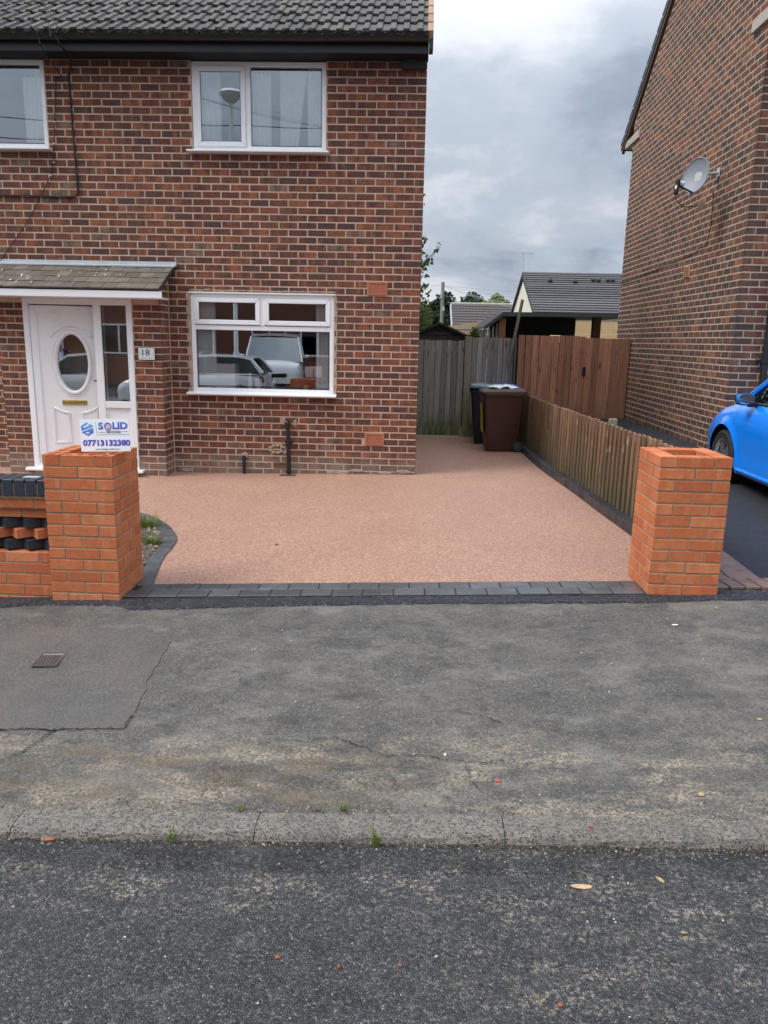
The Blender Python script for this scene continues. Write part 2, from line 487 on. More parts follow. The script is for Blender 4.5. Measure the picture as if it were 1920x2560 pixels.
M['brownwood'] = wood('brown_stained_wood', (0.25, 0.105, 0.062), (0.52, 0.27, 0.175), (0.075, 0.026, 0.016), (0.25, 0.13, 0.085), lowz=(0.3, 0.8))
M['fencewood'] = wood('low_fence_wood', (0.075, 0.036, 0.020), (0.29, 0.178, 0.108), (0.42, 0.33, 0.23), (0.082, 0.074, 0.042), streak=80, lowz=(0.15, 0.85))
M['postwood'] = wood('pale_post_wood', (0.17, 0.165, 0.12), (0.28, 0.265, 0.20), (0.08, 0.075, 0.05), (0.13, 0.15, 0.05), lowz=(0.3, 1.2))
M['deckbrown'] = wood('brown_post_wood', (0.16, 0.075, 0.04), (0.22, 0.105, 0.06), (0.07, 0.03, 0.02))

def tile_mat(name, c1, c2, c3, mossy):
    a = NT(name, 0.6, 0.4)
    v = a.co('pos'); r = a.rnd()
    c = a.ramp(r, [(0, c1), (0.5, c2), (1, c3)])
    n = a.noise(v, 38, 5, 0.7)
    c = a.mix(0.5, c, a.ramp(n, [(0.3, 0.32), (0.7, 0.66)]), 'OVERLAY')
    l = a.noise(v, 9, 4, 0.6)
    c = a.mix(a.math('MULTIPLY', a.ramp(l, [(0.55, 0), (0.68, 1)]), 0.55), c, mossy)
    a.col(c); a.rough(a.ramp(n, [(0.3, 0.65), (0.7, 0.88)])); a.bump(a.noise(v, 160, 4, 0.7), 0.0015)
    return a.m
M['tile'] = tile_mat('roof_tile', (0.070, 0.064, 0.063), (0.092, 0.084, 0.082), (0.118, 0.107, 0.103), (0.12, 0.112, 0.075))
M['verge'] = tile_mat('verge_tile', (0.30, 0.18, 0.12), (0.38, 0.235, 0.155), (0.43, 0.28, 0.19), (0.26, 0.18, 0.12))
M['porchtile'] = tile_mat('porch_tile', (0.098, 0.082, 0.064), (0.125, 0.105, 0.083), (0.158, 0.134, 0.108), (0.058, 0.050, 0.041))
M['slate'] = tile_mat('dark_roof', (0.075, 0.073, 0.078), (0.095, 0.092, 0.10), (0.12, 0.115, 0.12), (0.15, 0.145, 0.135))
M['rooftwo'] = tile_mat('brown_roof', (0.085, 0.073, 0.070), (0.105, 0.09, 0.086), (0.13, 0.112, 0.105), (0.07, 0.062, 0.05))

def paver(name, cs, rough=0.6):
    a = NT(name, rough, 0.45)
    v = a.co('pos'); r = a.rnd()
    c = a.ramp(r, [(0, cs[0]), (0.5, cs[1]), (1, cs[2])])
    n = a.noise(v, 130, 4, 0.7)
    c = a.mix(0.6, c, a.ramp(n, [(0.3, 0.3), (0.7, 0.7)]), 'OVERLAY')
    b = a.noise(v, 8, 4, 0.6)
    c = a.mix(a.math('MULTIPLY', a.ramp(b, [(0.5, 0), (0.7, 1)]), 0.35), c, tuple(min(1, x*1.9) for x in cs[2]))
    a.col(c); a.bump(n, 0.0015)
    damp = a.math('MULTIPLY', a.math('MULTIPLY', a.band(a.sep(v)[0], -0.1, 1.7, 0.7), a.band(a.sep(v)[1], 4, 5.1, 0.1)), a.ramp(a.noise(v, 3.5, 4, 0.6), [(0.36, 0.3), (0.5, 1)]))
    a.rough(a.mix(damp, a.ramp(a.noise(v, 2.2, 3, 0.6), [(0.38, 0.34), (0.62, rough)]), (0.16, 0.16, 0.16)))
    return a.m
M['paver'] = paver('charcoal_paver', ((0.048, 0.050, 0.054), (0.062, 0.064, 0.069), (0.078, 0.080, 0.086)))
M['darkpaver'] = paver('black_edging', ((0.020, 0.021, 0.024), (0.028, 0.029, 0.033), (0.036, 0.037, 0.041)))
M['brindle'] = paver('brindle_paver', ((0.20, 0.13, 0.105), (0.16, 0.12, 0.11), (0.26, 0.15, 0.11)), 0.8)

def asphalt(name, cs, stone, sc_=1.0, dirt=None, rough=(0.45, 0.8), light=0.55, bumpd=0.004, coverage=(0.50, 0.62)):
    """bitumen with aggregate: stones as voronoi cells, binder between them"""
    a = NT(name, 0.7, 0.4)
    v = a.co('pos')
    vw = a.mp(v, (1, 1, 1))
    cell = a.vor(vw, 120*sc_, 'F1', 'Color')
    dist = a.vor(vw, 120*sc_, 'F1', 'Distance')
    edge = a.vor(vw, 120*sc_, 'DISTANCE_TO_EDGE', 'Distance')
    cs_ = a.sep(cell)
    base = a.mix(a.noise(v, 1.1, 5, 0.6), cs[0], cs[1])
    st = a.ramp(cs_[0], [(0.0, tuple(x*0.55 for x in cs[0])), (0.5, cs[1]), (0.80, tuple(x*1.5 for x in cs[1])), (0.93, stone), (1.0, tuple(min(1, x*1.5) for x in stone))])
    c = a.mix(light, base, st)
    c = a.mix(a.ramp(edge, [(0.0, 0.65), (0.10, 0.0)]), c, tuple(x*0.35 for x in cs[0]))
    h = a.math('ADD', a.math('MULTIPLY', a.ramp(edge, [(0, 0), (0.28, 1)]), a.math('MULTIPLY_ADD', cs_[1], 0.7, 0.3)), a.math('MULTIPLY', a.noise(v, 22*sc_, 4, 0.6), 1.2))
    mid = a.noise(v, 9, 5, 0.65)
    c = a.mix(0.45, c, a.ramp(mid, [(0.3, 0.38), (0.7, 0.62)]), 'OVERLAY')
    r = a.ramp(a.noise(v, 1.7, 4, 0.6), [(0.35, rough[0]), (0.65, rough[1])])
    if dirt:
        c, r = dirt(a, v, c, r, h)
    a.col(c); a.rough(r); a.bump(h, bumpd)
    return a.m
def road_dirt(a, v, c, r, h):
    x, y, z = a.sep(v)
    n = a.noise(a.mp(v, (5, 11, 1)), 1.0, 7, 0.72)
    bnd = a.math('MAXIMUM', a.math('MULTIPLY', a.band(y, 2.12, 2.30, 0.08), 1.0), a.math('MULTIPLY', a.band(x, 0.45, 5, 0.6), 0.75))
    pores = a.ramp(a.noise(v, 65, 4, 0.7), [(0.50, 0), (0.60, 1)])
    m = a.math('MULTIPLY', a.math('MULTIPLY', a.ramp(n, [(0.46, 0), (0.60, 1)]), bnd), pores)
    c = a.mix(a.math('MULTIPLY', m, 0.95), c, (0.40, 0.34, 0.26))
    gr = a.noise(a.mp(v, (1.3, 2.4, 1), (5, 1, 0)), 2.2, 12, 0.8)
    c = a.mix(a.math('MULTIPLY', a.ramp(gr, [(0.55, 0), (0.66, 1)]), 0.35), c, (0.22, 0.205, 0.18))
    wet = a.math('MULTIPLY', a.band(y, 2.30, 2.46, 0.05), a.ramp(a.noise(v, 5, 4, 0.6), [(0.4, 0.2), (0.6, 1)]))
    c = a.mix(a.math('MULTIPLY', wet, 0.45), c, (0.02, 0.021, 0.023))
    r = a.mix(wet, r, (0.22, 0.22, 0.22))
    return c, r
def pave_dirt(a, v, c, r, h):
    x, y, z = a.sep(v)
    # weathered sandy staining towards the kerb, washed out in streaks
    n = a.noise(a.mp(v, (1.6, 4.5, 1)), 1.0, 12, 0.76)
    near = a.math('ADD', a.math('MULTIPLY', a.band(y, 2.5, 2.90, 0.36), 1.0), 0.08)
    pores = a.ramp(a.noise(v, 70, 5, 0.75), [(0.44, 0.0), (0.56, 1)])
    m = a.math('MULTIPLY', a.math('MULTIPLY', a.ramp(n, [(0.46, 0), (0.58, 1)]), near), pores)
    c = a.mix(a.math('MULTIPLY', m, 0.92), c, (0.40, 0.325, 0.23))
    # earth wash at the left of the kerb line
    e = a.math('MULTIPLY', a.math('MULTIPLY', a.band(y, 2.66, 2.95, 0.12), a.band(x, -5, -0.5, 0.9)), a.ramp(a.noise(a.mp(v, (3, 7, 1)), 1.0, 12, 0.78), [(0.46, 0), (0.56, 1)]))
    c = a.mix(a.math('MULTIPLY', e, 0.65), c, (0.135, 0.098, 0.06))
    # general pale weathering and grey clouding
    g = a.noise(v, 1.4, 5, 0.62)
    c = a.mix(a.math('MULTIPLY', a.ramp(g, [(0.46, 0), (0.70, 1)]), 0.36), c, (0.205, 0.182, 0.15))
    g2 = a.noise(a.mp(v, (1, 1.6, 1), (4, 9, 0)), 2.3, 4, 0.6)
    c = a.mix(a.math('MULTIPLY', a.ramp(g2, [(0.52, 0), (0.74, 1)]), 0.45), c, (0.055, 0.054, 0.053))
    wr = a.noise(a.mp(v, (1.2, 2.0, 1), (7, 3, 0)), 1.6, 12, 0.78)
    c = a.mix(a.math('MULTIPLY', a.ramp(wr, [(0.50, 0), (0.62, 1)]), 0.55), c, (0.24, 0.22, 0.185))
    wd = a.noise(a.mp(v, (1.5, 2.2, 1), (2, 8, 0)), 2.1, 12, 0.8)
    c = a.mix(a.math('MULTIPLY', a.ramp(wd, [(0.51, 0), (0.63, 1)]), 0.65), c, (0.045, 0.044, 0.043))
    # damp film where water stands
    w = a.math('MULTIPLY', a.math('MULTIPLY', a.band(y, 2.76, 2.86, 0.07), a.band(x, -0.72, 0.05, 0.25)), a.ramp(a.noise(a.mp(v, (6, 9, 1)), 1.0, 3, 0.5), [(0.40, 0), (0.52, 1)]))
    c = a.mix(a.math('MULTIPLY', w, 0.5), c, (0.06, 0.055, 0.045))
    r = a.mix(w, r, (0.06, 0.06, 0.06))
    return c, r
M['road'] = asphalt('road_asphalt', ((0.052, 0.053, 0.056), (0.078, 0.079, 0.082)), (0.18, 0.177, 0.17), 1.1, road_dirt, (0.42, 0.75), 0.62, 0.008)
M['pavement'] = asphalt('pavement_asphalt', ((0.088, 0.083, 0.076), (0.125, 0.118, 0.108)), (0.23, 0.212, 0.185), 1.4, pave_dirt, (0.55, 0.85), 0.62, 0.0035)
def patch_dirt(a, v, c, r, h):
    g = a.noise(v, 2.0, 5, 0.62)
    c = a.mix(a.math('MULTIPLY', a.ramp(g, [(0.45, 0), (0.66, 1)]), 0.35), c, (0.18, 0.135, 0.10))
    x, y, z = a.sep(v)
    c = a.mix(a.math('MULTIPLY', a.band(y, 3.1, 3.3, 0.25), 0.3), c, (0.10, 0.10, 0.105))
    return c, r
M['patch'] = asphalt('patch_asphalt', ((0.090, 0.083, 0.075), (0.126, 0.116, 0.105)), (0.25, 0.22, 0.19), 1.9, patch_dirt, (0.5, 0.8), 0.5, 0.0022)
M['tar'] = asphalt('fresh_asphalt', ((0.022, 0.024, 0.030), (0.040, 0.043, 0.052)), (0.13, 0.135, 0.15), 0.95, None, (0.35, 0.55), 0.7, 0.008)
M['drivetar'] = asphalt('drive_asphalt', ((0.020, 0.022, 0.026), (0.032, 0.034, 0.040)), (0.08, 0.082, 0.088), 1.2, None, (0.40, 0.6), 0.6, 0.004)

def resin():
    a = NT('resin_gravel', 0.5, 0.45)
    v = a.co('pos')
    cell = a.sep(a.vor(v, 165, 'F1', 'Color'))
    edge = a.vor(v, 165, 'DISTANCE_TO_EDGE', 'Distance')
    c = a.ramp(cell[0], [(0.0, (0.30, 0.125, 0.082)), (0.22, (0.48, 0.24, 0.165)), (0.55, (0.60, 0.325, 0.23)), (0.80, (0.70, 0.43, 0.315)), (0.94, (0.82, 0.61, 0.47)), (1.0, (0.34, 0.19, 0.145))])
    c = a.mix(a.ramp(edge, [(0, 0.6), (0.12, 0)]), c, (0.12, 0.058, 0.042))
    c2 = a.sep(a.vor(v, 62, 'F1', 'Color'))
    c = a.mix(0.2, c, a.ramp(c2[0], [(0, 0.28), (1, 0.72)]), 'OVERLAY')
    n = a.noise(v, 1.3, 5, 0.6)
    c = a.mix(0.5, c, a.ramp(n, [(0.3, 0.44), (0.7, 0.57)]), 'OVERLAY')
    a.col(c)
    a.rough(a.ramp(a.noise(v, 120, 3, 0.6), [(0.3, 0.38), (0.7, 0.62)]))
    a.bump(a.ramp(edge, [(0, 0), (0.25, 1)]), 0.0028)
    return a.m
M['resin'] = resin()
def kerbmat():
    a = NT('kerb_concrete', 0.85, 0.3)
    v = a.co('pos'); r = a.rnd()
    cell = a.sep(a.vor(a.mp(v, (1, 1.35, 1)), 105, 'F1', 'Color'))
    edge = a.vor(a.mp(v, (1, 1.35, 1)), 74, 'DISTANCE_TO_EDGE', 'Distance')
    agg = a.math('MULTIPLY', a.ramp(cell[0], [(0.22, 0), (0.30, 1)]), a.ramp(edge, [(0.06, 0), (0.13, 1)]))
    bind = a.mix(a.noise(v, 90, 4, 0.6), (0.26, 0.22, 0.17), (0.17, 0.145, 0.115))
    bind = a.mix(a.math('MULTIPLY', a.ramp(r, [(0.2, 0), (0.8, 1)]), 0.3), bind, (0.17, 0.165, 0.155))
    st = a.ramp(cell[1], [(0, (0.035, 0.034, 0.034)), (0.55, (0.085, 0.082, 0.079)), (0.85, (0.14, 0.13, 0.12)), (1, (0.27, 0.25, 0.22))])
    c = a.mix(agg, bind, st)
    d = a.noise(v, 5, 5, 0.65)
    c = a.mix(a.math('MULTIPLY', a.ramp(d, [(0.45, 0), (0.68, 1)]), 0.45), c, (0.085, 0.08, 0.072))
    a.col(c); a.bump(a.math('SUBTRACT', a.noise(v, 90, 4, 0.7), a.math('MULTIPLY', agg, 0.25)), 0.004)
    return a.m
M['kerb'] = kerbmat()
M['earth'] = plain('far_ground', (0.13, 0.125, 0.10), 0.95, 0.3, 3)

# ---------------------------------------------------------------- ground
def G(x, y):
    s = interp([4.7, 9.6], [0.034, 0.018], y)
    h = interp([-4.05, -0.8, 2.45, 2.4501, 2.58, 4.5, 4.7, 9.6, 14.2, 18], [-0.092, -0.03, -0.092, -0.064, -0.062, 0.06, 0.067, 0.016, -0.06, -0.10], y)
    return s*x + h
def NG(x, y):       # the neighbour's drive climbs towards the house
    b = interp([4.5, 5.0, 8.4, 9.6, 10.4, 14, 30], [0.06, 0.07, 0.145, 0.20, 0.275, 0.265, 0.2], y)
    return b + 0.034*min(x, 6)
def sheet(name, xs, ys, fn, mat, parent=None, kind='structure'):
    mb = MB()
    mb.grid([[(x, y, fn(x, y)) for x in xs] for y in ys])
    o = mb.build(name, mat, parent)
    if kind and parent is None: o['kind'] = kind
    return o
def fr(a, b, n): return [a+(b-a)*i/n for i in range(n+1)]
big = MB(); big.add([(-500, -500, -0.62), (500, -500, -0.62), (500, 600, -0.62), (-500, 600, -0.62)], [(0, 1, 2, 3)])
tag(big.build('ground', M['earth']), kind='structure')
sheet('road', [-45, -20, -8, -4, 0, 4, 8, 20, 45], [-4.05, -3, -2, -0.8, 0.5, 1.5, 2.2, 2.425, 2.443, 2.47], lambda x, y: 0.034*x + interp([-4.05, -0.8, 2.425, 2.443, 2.47], [-0.092, -0.03, -0.0925, -0.115, -0.12], y), M['road'])
def PV(x, y): return 0.034*x + interp([2.58, 4.5, 4.7, 5.2], [-0.062, 0.06, 0.067, 0.062], y)
sheet('pavement', [-45, -20, -8] + fr(-4, 4, 16) + [8, 20, 45], [2.575, 3.0, 3.5, 4.0, 4.5, 4.7, 4.95], PV, M['pavement'])
sheet('pavement_opposite', [-45, -20, 0, 20, 45], [-6.2, -4.17], lambda x, y: 0.034*x + 0.0, M['pavement'])
sheet('plot_opposite', [-45, 0, 45], [-60, -6.2], lambda x, y: 0.034*x - 0.004, M['drivetar'])
# kerbs: each stone its own piece
kerb = empty('kerb', (0, 2.45, -0.09)); kerb['kind'] = 'structure'
kmb = MB()
L = 0.9095/2
prof = [(0.004, -0.14), (0.002, -0.004), (0.010, 0.014), (0.020, 0.024), (0.036, 0.029), (0.125, 0.031), (0.125, -0.14)]
xs_ = fr(-L, L, 10)
kr = random.Random(3)
rows = []
for x in xs_:
    rows.append([(x, y + (kr.uniform(-0.003, 0.003) if 0 < i < 5 else 0), z + (kr.uniform(-0.002, 0.002) if 0 < i < 6 else 0)) for i, (y, z) in enumerate(prof)])
kmb.grid(rows)
kmb.add(rows[0], [tuple(range(7))[::-1]]); kmb.add(rows[-1], [tuple(range(7))])
kme = kmb.mesh('kerb_stone', M['kerb'], weld=True)
for i in range(-12, 13):
    x = -0.543 + 0.912*(i+0.5)
    inst('kerb_stone', kme, kerb, T(x, 2.45, 0.034*x - 0.092) @ Matrix.Rotation(-math.atan(0.034) + kr.uniform(-0.003, 0.003), 4, 'Y') @ RZ(kr.uniform(-0.004, 0.004)))
kerb2 = MB(); kerb2.box(-45, 45, -4.17, -4.05, -0.3, 0.0)
k2 = kerb2.build('kerb_opposite', M['kerb'], world=Matrix.Rotation(-math.atan(0.034), 4, 'Y')); k2['kind'] = 'structure'
# reinstated patch of the pavement with a worn edge
pr = random.Random(5)
def rough_line(pts, step=0.04, amp=0.012):
    out = []
    for a, b in zip(pts[:-1], pts[1:]):
        a, b = Vector(a), Vector(b); n = max(1, int((b-a).length/step))
        for i in range(n):
            p = a.lerp(b, i/n); out.append(p + Vector((pr.uniform(-amp, amp), pr.uniform(-amp, amp))))
    return out + [Vector(pts[-1])]
outl = rough_line([(-4.4, 3.115), (-1.6, 3.126), (-1.288, 3.14), (-1.282, 3.31), (-1.33, 3.64), (-1.345, 4.04), (-1.55, 4.215)], 0.05, 0.010) + rough_line([(-1.56, 4.216), (-4.4, 4.23)], 0.2, 0.004)
pm = bmesh.new()
vs = [pm.verts.new((p.x, p.y, PV(p.x, p.y)+0.004)) for p in outl]
pm.faces.new(vs)
bmesh.ops.triangulate(pm, faces=pm.faces)
pme = bpy.data.meshes.new('pavement_patch'); pm.to_mesh(pme); pm.free(); pme.materials.append(M['patch'])
tag(put(bpy.data.objects.new('pavement_patch', pme)), kind='structure')
# thin crack lines drawn as flat dark strips just above the pavement
ck = MB()
def crack(pts, w=0.006):
    line = rough_line(pts, 0.02, 0.010)
    for a, b in zip(line[:-1], line[1:]):
        d = (b-a).normalized() if (b-a).length > 1e-6 else Vector((1, 0)); n = Vector((-d.y, d.x))*w*pr.uniform(0.25, 1.0)
        q = [a-n, b-n, b+n, a+n]
        ck.add([(p.x, p.y, PV(p.x, p.y)+0.0085) for p in q], [(0, 1, 2, 3)])
crack([(-4.4, 3.113), (-1.6, 3.123), (-1.285, 3.138), (-1.28, 3.25)], 0.0035)
crack([(-1.6, 3.12), (-1.63, 3.0), (-1.7, 2.9)], 0.004)
crack([(-0.43, 3.05), (-0.32, 3.085), (-0.09, 2.953), (0.11, 2.942), (0.28, 2.897), (0.413, 2.919)], 0.0035)
crack([(0.20, 3.32), (0.34, 3.276), (0.43, 3.21)], 0.003)
crack([(0.25, 2.90), (0.26, 2.8), (0.30, 2.72)], 0.0022)
tag(ck.build('pavement_cracks', plain('crack_dark', (0.022, 0.021, 0.020), 0.9, 0.4, 80)), kind='structure')
# fresh asphalt strip along the new edging
def YP(x): return 4.722 + 0.022*x        # street side of the pavers
ts = MB()
xs2 = fr(-5.0, 4.5, 190)
front = [interp([-5, -2.6, -2.3, -1.86, -1.73, -1.5, -0.8, 0.2, 1.43, 1.95, 4.5], [4.50, 4.512, 4.57, 4.555, 4.485, 4.50, 4.555, 4.60, 4.617, 4.665, 4.68], x) + pr.uniform(-0.008, 0.008) for x in xs2]
ts.grid([[(x, f-0.012, PV(x, f)-0.004) for x, f in zip(xs2, front)], [(x, f, PV(x, f)+0.008) for x, f in zip(xs2, front)], [(x, f+0.02, PV(x, f)+0.011+pr.uniform(-.002, .002)) for x, f in zip(xs2, front)], [(x, 4.82, PV(x, 4.82)+0.008) for x in xs2]])
tag(ts.build('asphalt_strip', M['tar']), kind='structure')
# resin driveway sheet
def DR(x, y): return G(x, y) + 0.006
sheet('driveway', fr(-5.6, 1.9, 20), [4.90, 5.5, 6.5, 7.5, 8.5, 9.6, 11, 12.5, 14.2], DR, M['resin'])
sheet('back_yard', [-6, 0, 3, 6, 12], [14.2, 18, 40, 90], lambda x, y: interp([14.2, 18, 90], [-0.07, -0.15, -0.3], y), M['earth'])
sheet('neighbour_driveway', [1.9, 2.26, 2.6, 3.0, 3.74, 4.5, 6, 9], [4.86, 5.06, 5.5, 6.5, 7.5, 8.4, 9.0, 9.6], lambda x, y: NG(x, y)+0.004, M['drivetar'])
sheet('neighbour_side_path', [1.9, 2.6, 3.2, 3.8], [9.6, 10.4, 12, 14], NG, M['drivetar'])

# ---------------------------------------------------------------- bricks for walls
CAMV = Vector((0, 0, CAMZ))
def face_brick(L, H, seed):
    """front of a brick set in mortar: local x along the wall, -y outwards"""
    q = random.Random(seed)
    j = lambda a: q.uniform(-a, a)
    l, h, c = L/2, H/2, 0.0034
    vs = [(sx*l + j(.0015), 0.012, sz*h + j(.0012)) for sx, sz in ((-1,-1),(1,-1),(1,1),(-1,1))]
    vs += [(sx*l + j(.0024), 0.0002, sz*h + j(.0014)) for sx, sz in ((-1,-1),(1,-1),(1,1),(-1,1))]
    vs += [(sx*(l-c) + j(.0016), -0.0019 + j(.0006), sz*(h-c) + j(.0014)) for sx, sz in ((-1,-1),(1,-1),(1,1),(-1,1))]
    fs = [(8,9,10,11)] + [(a, b, 4+b, 4+a) for a, b in ((0,1),(1,2),(2,3),(3,0))] + [(4+a, 4+b, 8+b, 8+a) for a, b in ((0,1),(1,2),(2,3),(3,0))]
    return vs, fs
def uvs(me, vs):
    uv = me.uv_layers.new(name='UVMap')
    for l in me.loops:
        p = vs[l.vertex_index]
        uv.data[l.index].uv = (p[0], p[2]+p[1])
BR_SHAPES = {}
def brick_me(L, H, mat):
    key = (round(L, 3), round(H, 3), mat.name)
    if key not in BR_SHAPES:
        out = []
        for s in range(5 if L > 0.1 else 3):
            vs, fs = face_brick(L, H, hash((key[0], key[1], s)) & 0xffff)
            me = bpy.data.meshes.new('brick'); me.from_pydata(vs, [], fs); uvs(me, vs); me.materials.append(mat)
            out.append(me)
        BR_SHAPES[key] = out
    return BR_SHAPES[key]
def lay(parent, bricks, mat, limit=300, name='brick', field='brick_field', seed=1, inview=lambda c: True):
    """bricks: (centre, rotz, length, height). The nearest become parts, the rest one part of stuff."""
    q = random.Random(seed)
    bricks = sorted(bricks, key=lambda b: (0 if inview(b[0]) else 1, (Vector(b[0])-CAMV).length))
    for c, rz, L, H in bricks[:limit]:
        Ls = round(L*100)/100 if L < 0.2 else 0.2145
        me = q.choice(brick_me(Ls, H, mat))
        w = T(c[0], c[1], c[2]) @ RZ(rz) @ Matrix.Rotation(q.uniform(-.006, .006), 4, 'Y') @ Matrix.Diagonal((L/Ls, 1, 1, 1))
        if q.random() < 0.5: w = w @ Matrix.Diagonal((-1, 1, 1, 1)) if False else w
        inst(name, me, parent, w)
    rest = bricks[limit:]
    if not rest: return
    V, F, U, A = [], [], [], []
    for i, (c, rz, L, H) in enumerate(rest):
        vs, fs = face_brick(L, H, q.randrange(1 << 20))
        b = len(V); cz, sz_ = math.cos(rz), math.sin(rz)
        ti = q.uniform(-.006, .006)
        for (x, y, z) in vs:
            z2 = z - x*ti
            V.append((c[0]+x*cz-y*sz_, c[1]+x*sz_+y*cz, c[2]+z2)); U.append((x, z+y))
        rv = q.random()
        for f in fs: F.append(tuple(k+b for k in f)); A.append(rv)
    me = bpy.data.meshes.new(field); me.from_pydata(V, [], F)
    uv = me.uv_layers.new(name='UVMap')
    vi = [0]*len(me.loops); me.loops.foreach_get('vertex_index', vi)
    uv.data.foreach_set('uv', [t for k in vi for t in U[k]])
    at = me.attributes.new('rnd', 'FLOAT', 'FACE'); at.data.foreach_set('value', A)
    me.materials.append(mat)
    tag(put(bpy.data.objects.new(field, me), parent), kind='stuff')
BL, BH, CO, BP = 0.2145, 0.0680, 0.08255, 0.2286
def cut(a, b, holes):
    segs = [(a, b)]
    for h0, h1 in holes:
        ns = []
        for s0, s1 in segs:
            if h1 <= s0 or h0 >= s1: ns.append((s0, s1)); continue
            if h0 > s0: ns.append((s0, h0))
            if h1 < s1: ns.append((h1, s1))
        segs = ns
    return [s for s in segs if s[1]-s[0] > 0.028]
def wall_bricks(u0, u1, end, step_from, z0, z1, zref, opens, place, ragged=None):
    """stretcher bond laid from u=end; opens are (u0,u1,z0,z1) in wall coordinates"""
    out = []
    k0 = math.ceil((zref - z1)/CO - 1e-6); k1 = math.floor((zref - z0)/CO + 0.75)
    for k in range(k0, k1):
        zt = zref - k*CO - 0.006; zb = zt - BH; zm = (zt+zb)/2
        a = end
        first = (0.114 if (k+step_from) % 2 == 0 else BP) - 0.0055
        rows = [(end-first+0.0045, end)]
        a = end-first-0.0065+0.0005
        while a > u0:
            rows.append((a-BL, a)); a -= BP
        for s0, s1 in rows:
            s0 = max(s0, u0); s1 = min(s1, u1)
            if s1-s0 < 0.03: continue
            hs = [(o[0]-0.008, o[1]+0.008) for o in opens if o[2] < zm < o[3]]
            for c0, c1 in cut(s0, s1, hs):
                out.append(place((c0+c1)/2, zm, c1-c0))
    return out

# ---------------------------------------------------------------- the house
FY, HX, ZB = 9.5986, 0.0232, 3.682
house = empty('brick_house', (-2.6, FY, 0), 'red brick house with white windows, porch and black gutter beside the pink driveway', 'house')
W_UR = (-2.685, -1.122, 3.785, 4.9)
W_UL = (-5.9, -4.402, 3.785, 4.9)
W_LO = (-2.785, -1.018, 0.985, 2.198)
PORCH = (-5.03, -3.05, -0.3, 2.52)
opens = [W_UR, W_UL, W_LO]
def slab(mb, u0, u1, z0, z1, opens, boxf):
    us = sorted({u0, u1} | {min(max(o[i], u0), u1) for o in opens for i in (0, 1)})
    zs = sorted({z0, z1} | {min(max(o[i], z0), z1) for o in opens for i in (2, 3)})
    for a, b in zip(us[:-1], us[1:]):
        for c, d in zip(zs[:-1], zs[1:]):
            if b-a < 1e-4 or d-c < 1e-4: continue
            m, n = (a+b)/2, (c+d)/2
            if any(o[0] < m < o[1] and o[2] < n < o[3] for o in opens): continue
            boxf(a, b, c, d)
wm = MB()
slab(wm, -7.5, HX-0.004, -0.4, 4.76, opens, lambda a, b, c, d: wm.box(a, b, FY, FY+0.24, c, d))
wm.box(HX-0.254, HX-0.004, FY+0.24, 16.2, -0.4, 4.76)
wm.box(-7.5, HX-0.254, 16.0, 16.2, -0.4, 4.76)
# porch piers and side return
wm.box(-3.39, -3.054, 9.284, FY, -0.4, 2.12)
wm.prism([(-3.39, 9.284, 2.12), (-3.39, FY, 2.12), (-3.39, FY, 2.45), (-3.39, 9.284, 2.30)], (0.336, 0, 0))
wm.box(-5.03, -4.712, 9.284, FY, -0.4, 2.12)
wm.build('wall', M['mortar'], house)
soff = 4.768
av1 = (-0.612, -0.385, 2.205, 2.355)
av2 = (-0.616, -0.389, 0.388, 0.534)
vt = (-1.784, -1.60, 0.063, 0.135)
allb = wall_bricks(-5.35, HX, HX, 0, -0.02, soff, ZB, opens + [(-5.03, -3.05, -0.3, 2.40), av1, av2, vt], lambda u, z, L: ((u, FY, z), 0.0, L, BH))
allb = [b for b in allb if not (b[0][2] < G(b[0][0], FY)-0.02)]
# porch: right pier front, its side return and the left pier
def keep(lst): return [b for b in lst if b[0][2] > -0.09]
allb += keep(wall_bricks(-3.39, -3.05, -3.05, 0, -0.08, 2.10, ZB, [], lambda u, z, L: ((u, 9.284, z), 0.0, L, BH)))
allb += keep(wall_bricks(-FY+0.008, -9.281, -9.281, 1, -0.08, 2.36, ZB, [], lambda u, z, L: ((-3.054, -u, z), PI/2, L, BH)))
allb += keep(wall_bricks(-5.03, -4.712, -4.712, 0, -0.08, 2.10, ZB, [], lambda u, z, L: ((u, 9.284, z), 0.0, L, BH)))
allb += keep(wall_bricks(FY+0.01, 16.2, 16.2, 1, -0.1, 4.75, ZB, [], lambda u, z, L: ((HX-0.004, u, z), PI/2, L, BH)))
lay(house, allb, M['brick'], 300, seed=4, inview=lambda c: c[1] < FY+0.05 and c[0] > -5.05)

# mortar smears and patches
sm = MB(); sr = random.Random(8)
def blob(mb, cx, cz, y, rx, rz, n=14, th=0.012):
    pts = []
    for i in range(n):
        t = 2*PI*i/n; k = sr.uniform(0.7, 1.15)
        pts.append((cx+rx*k*math.cos(t), y, cz+rz*k*math.sin(t)))
    c = (cx, y-th, cz)
    inner = [(cx+(p[0]-cx)*0.75, y-th, cz+(p[2]-cz)*0.75) for p in pts]
    n_ = len(pts)
    mb.add(pts + inner, [(i, (i+1) % n_, n_+(i+1) % n_, n_+i) for i in range(n_)] + [tuple(range(n_, 2*n_))])
blob(sm, -2.145, 0.215, FY-0.001, 0.045, 0.045)
for i in range(9):
    t = 2*PI*i/9
    blob(sm, -1.735+0.085*math.cos(t), 0.305+0.048*math.sin(t), FY-0.001, 0.03, 0.02)
blob(sm, -1.64, 0.29, FY-0.001, 0.035, 0.06)
for x in (-0.9, -0.72, -0.36, -0.12, -2.9, -1.05):
    blob(sm, x, G(x, FY)+0.03+sr.uniform(-.01, .02), FY-0.004, sr.uniform(.05, .10), sr.uniform(.015, .03), 18, 0.008)
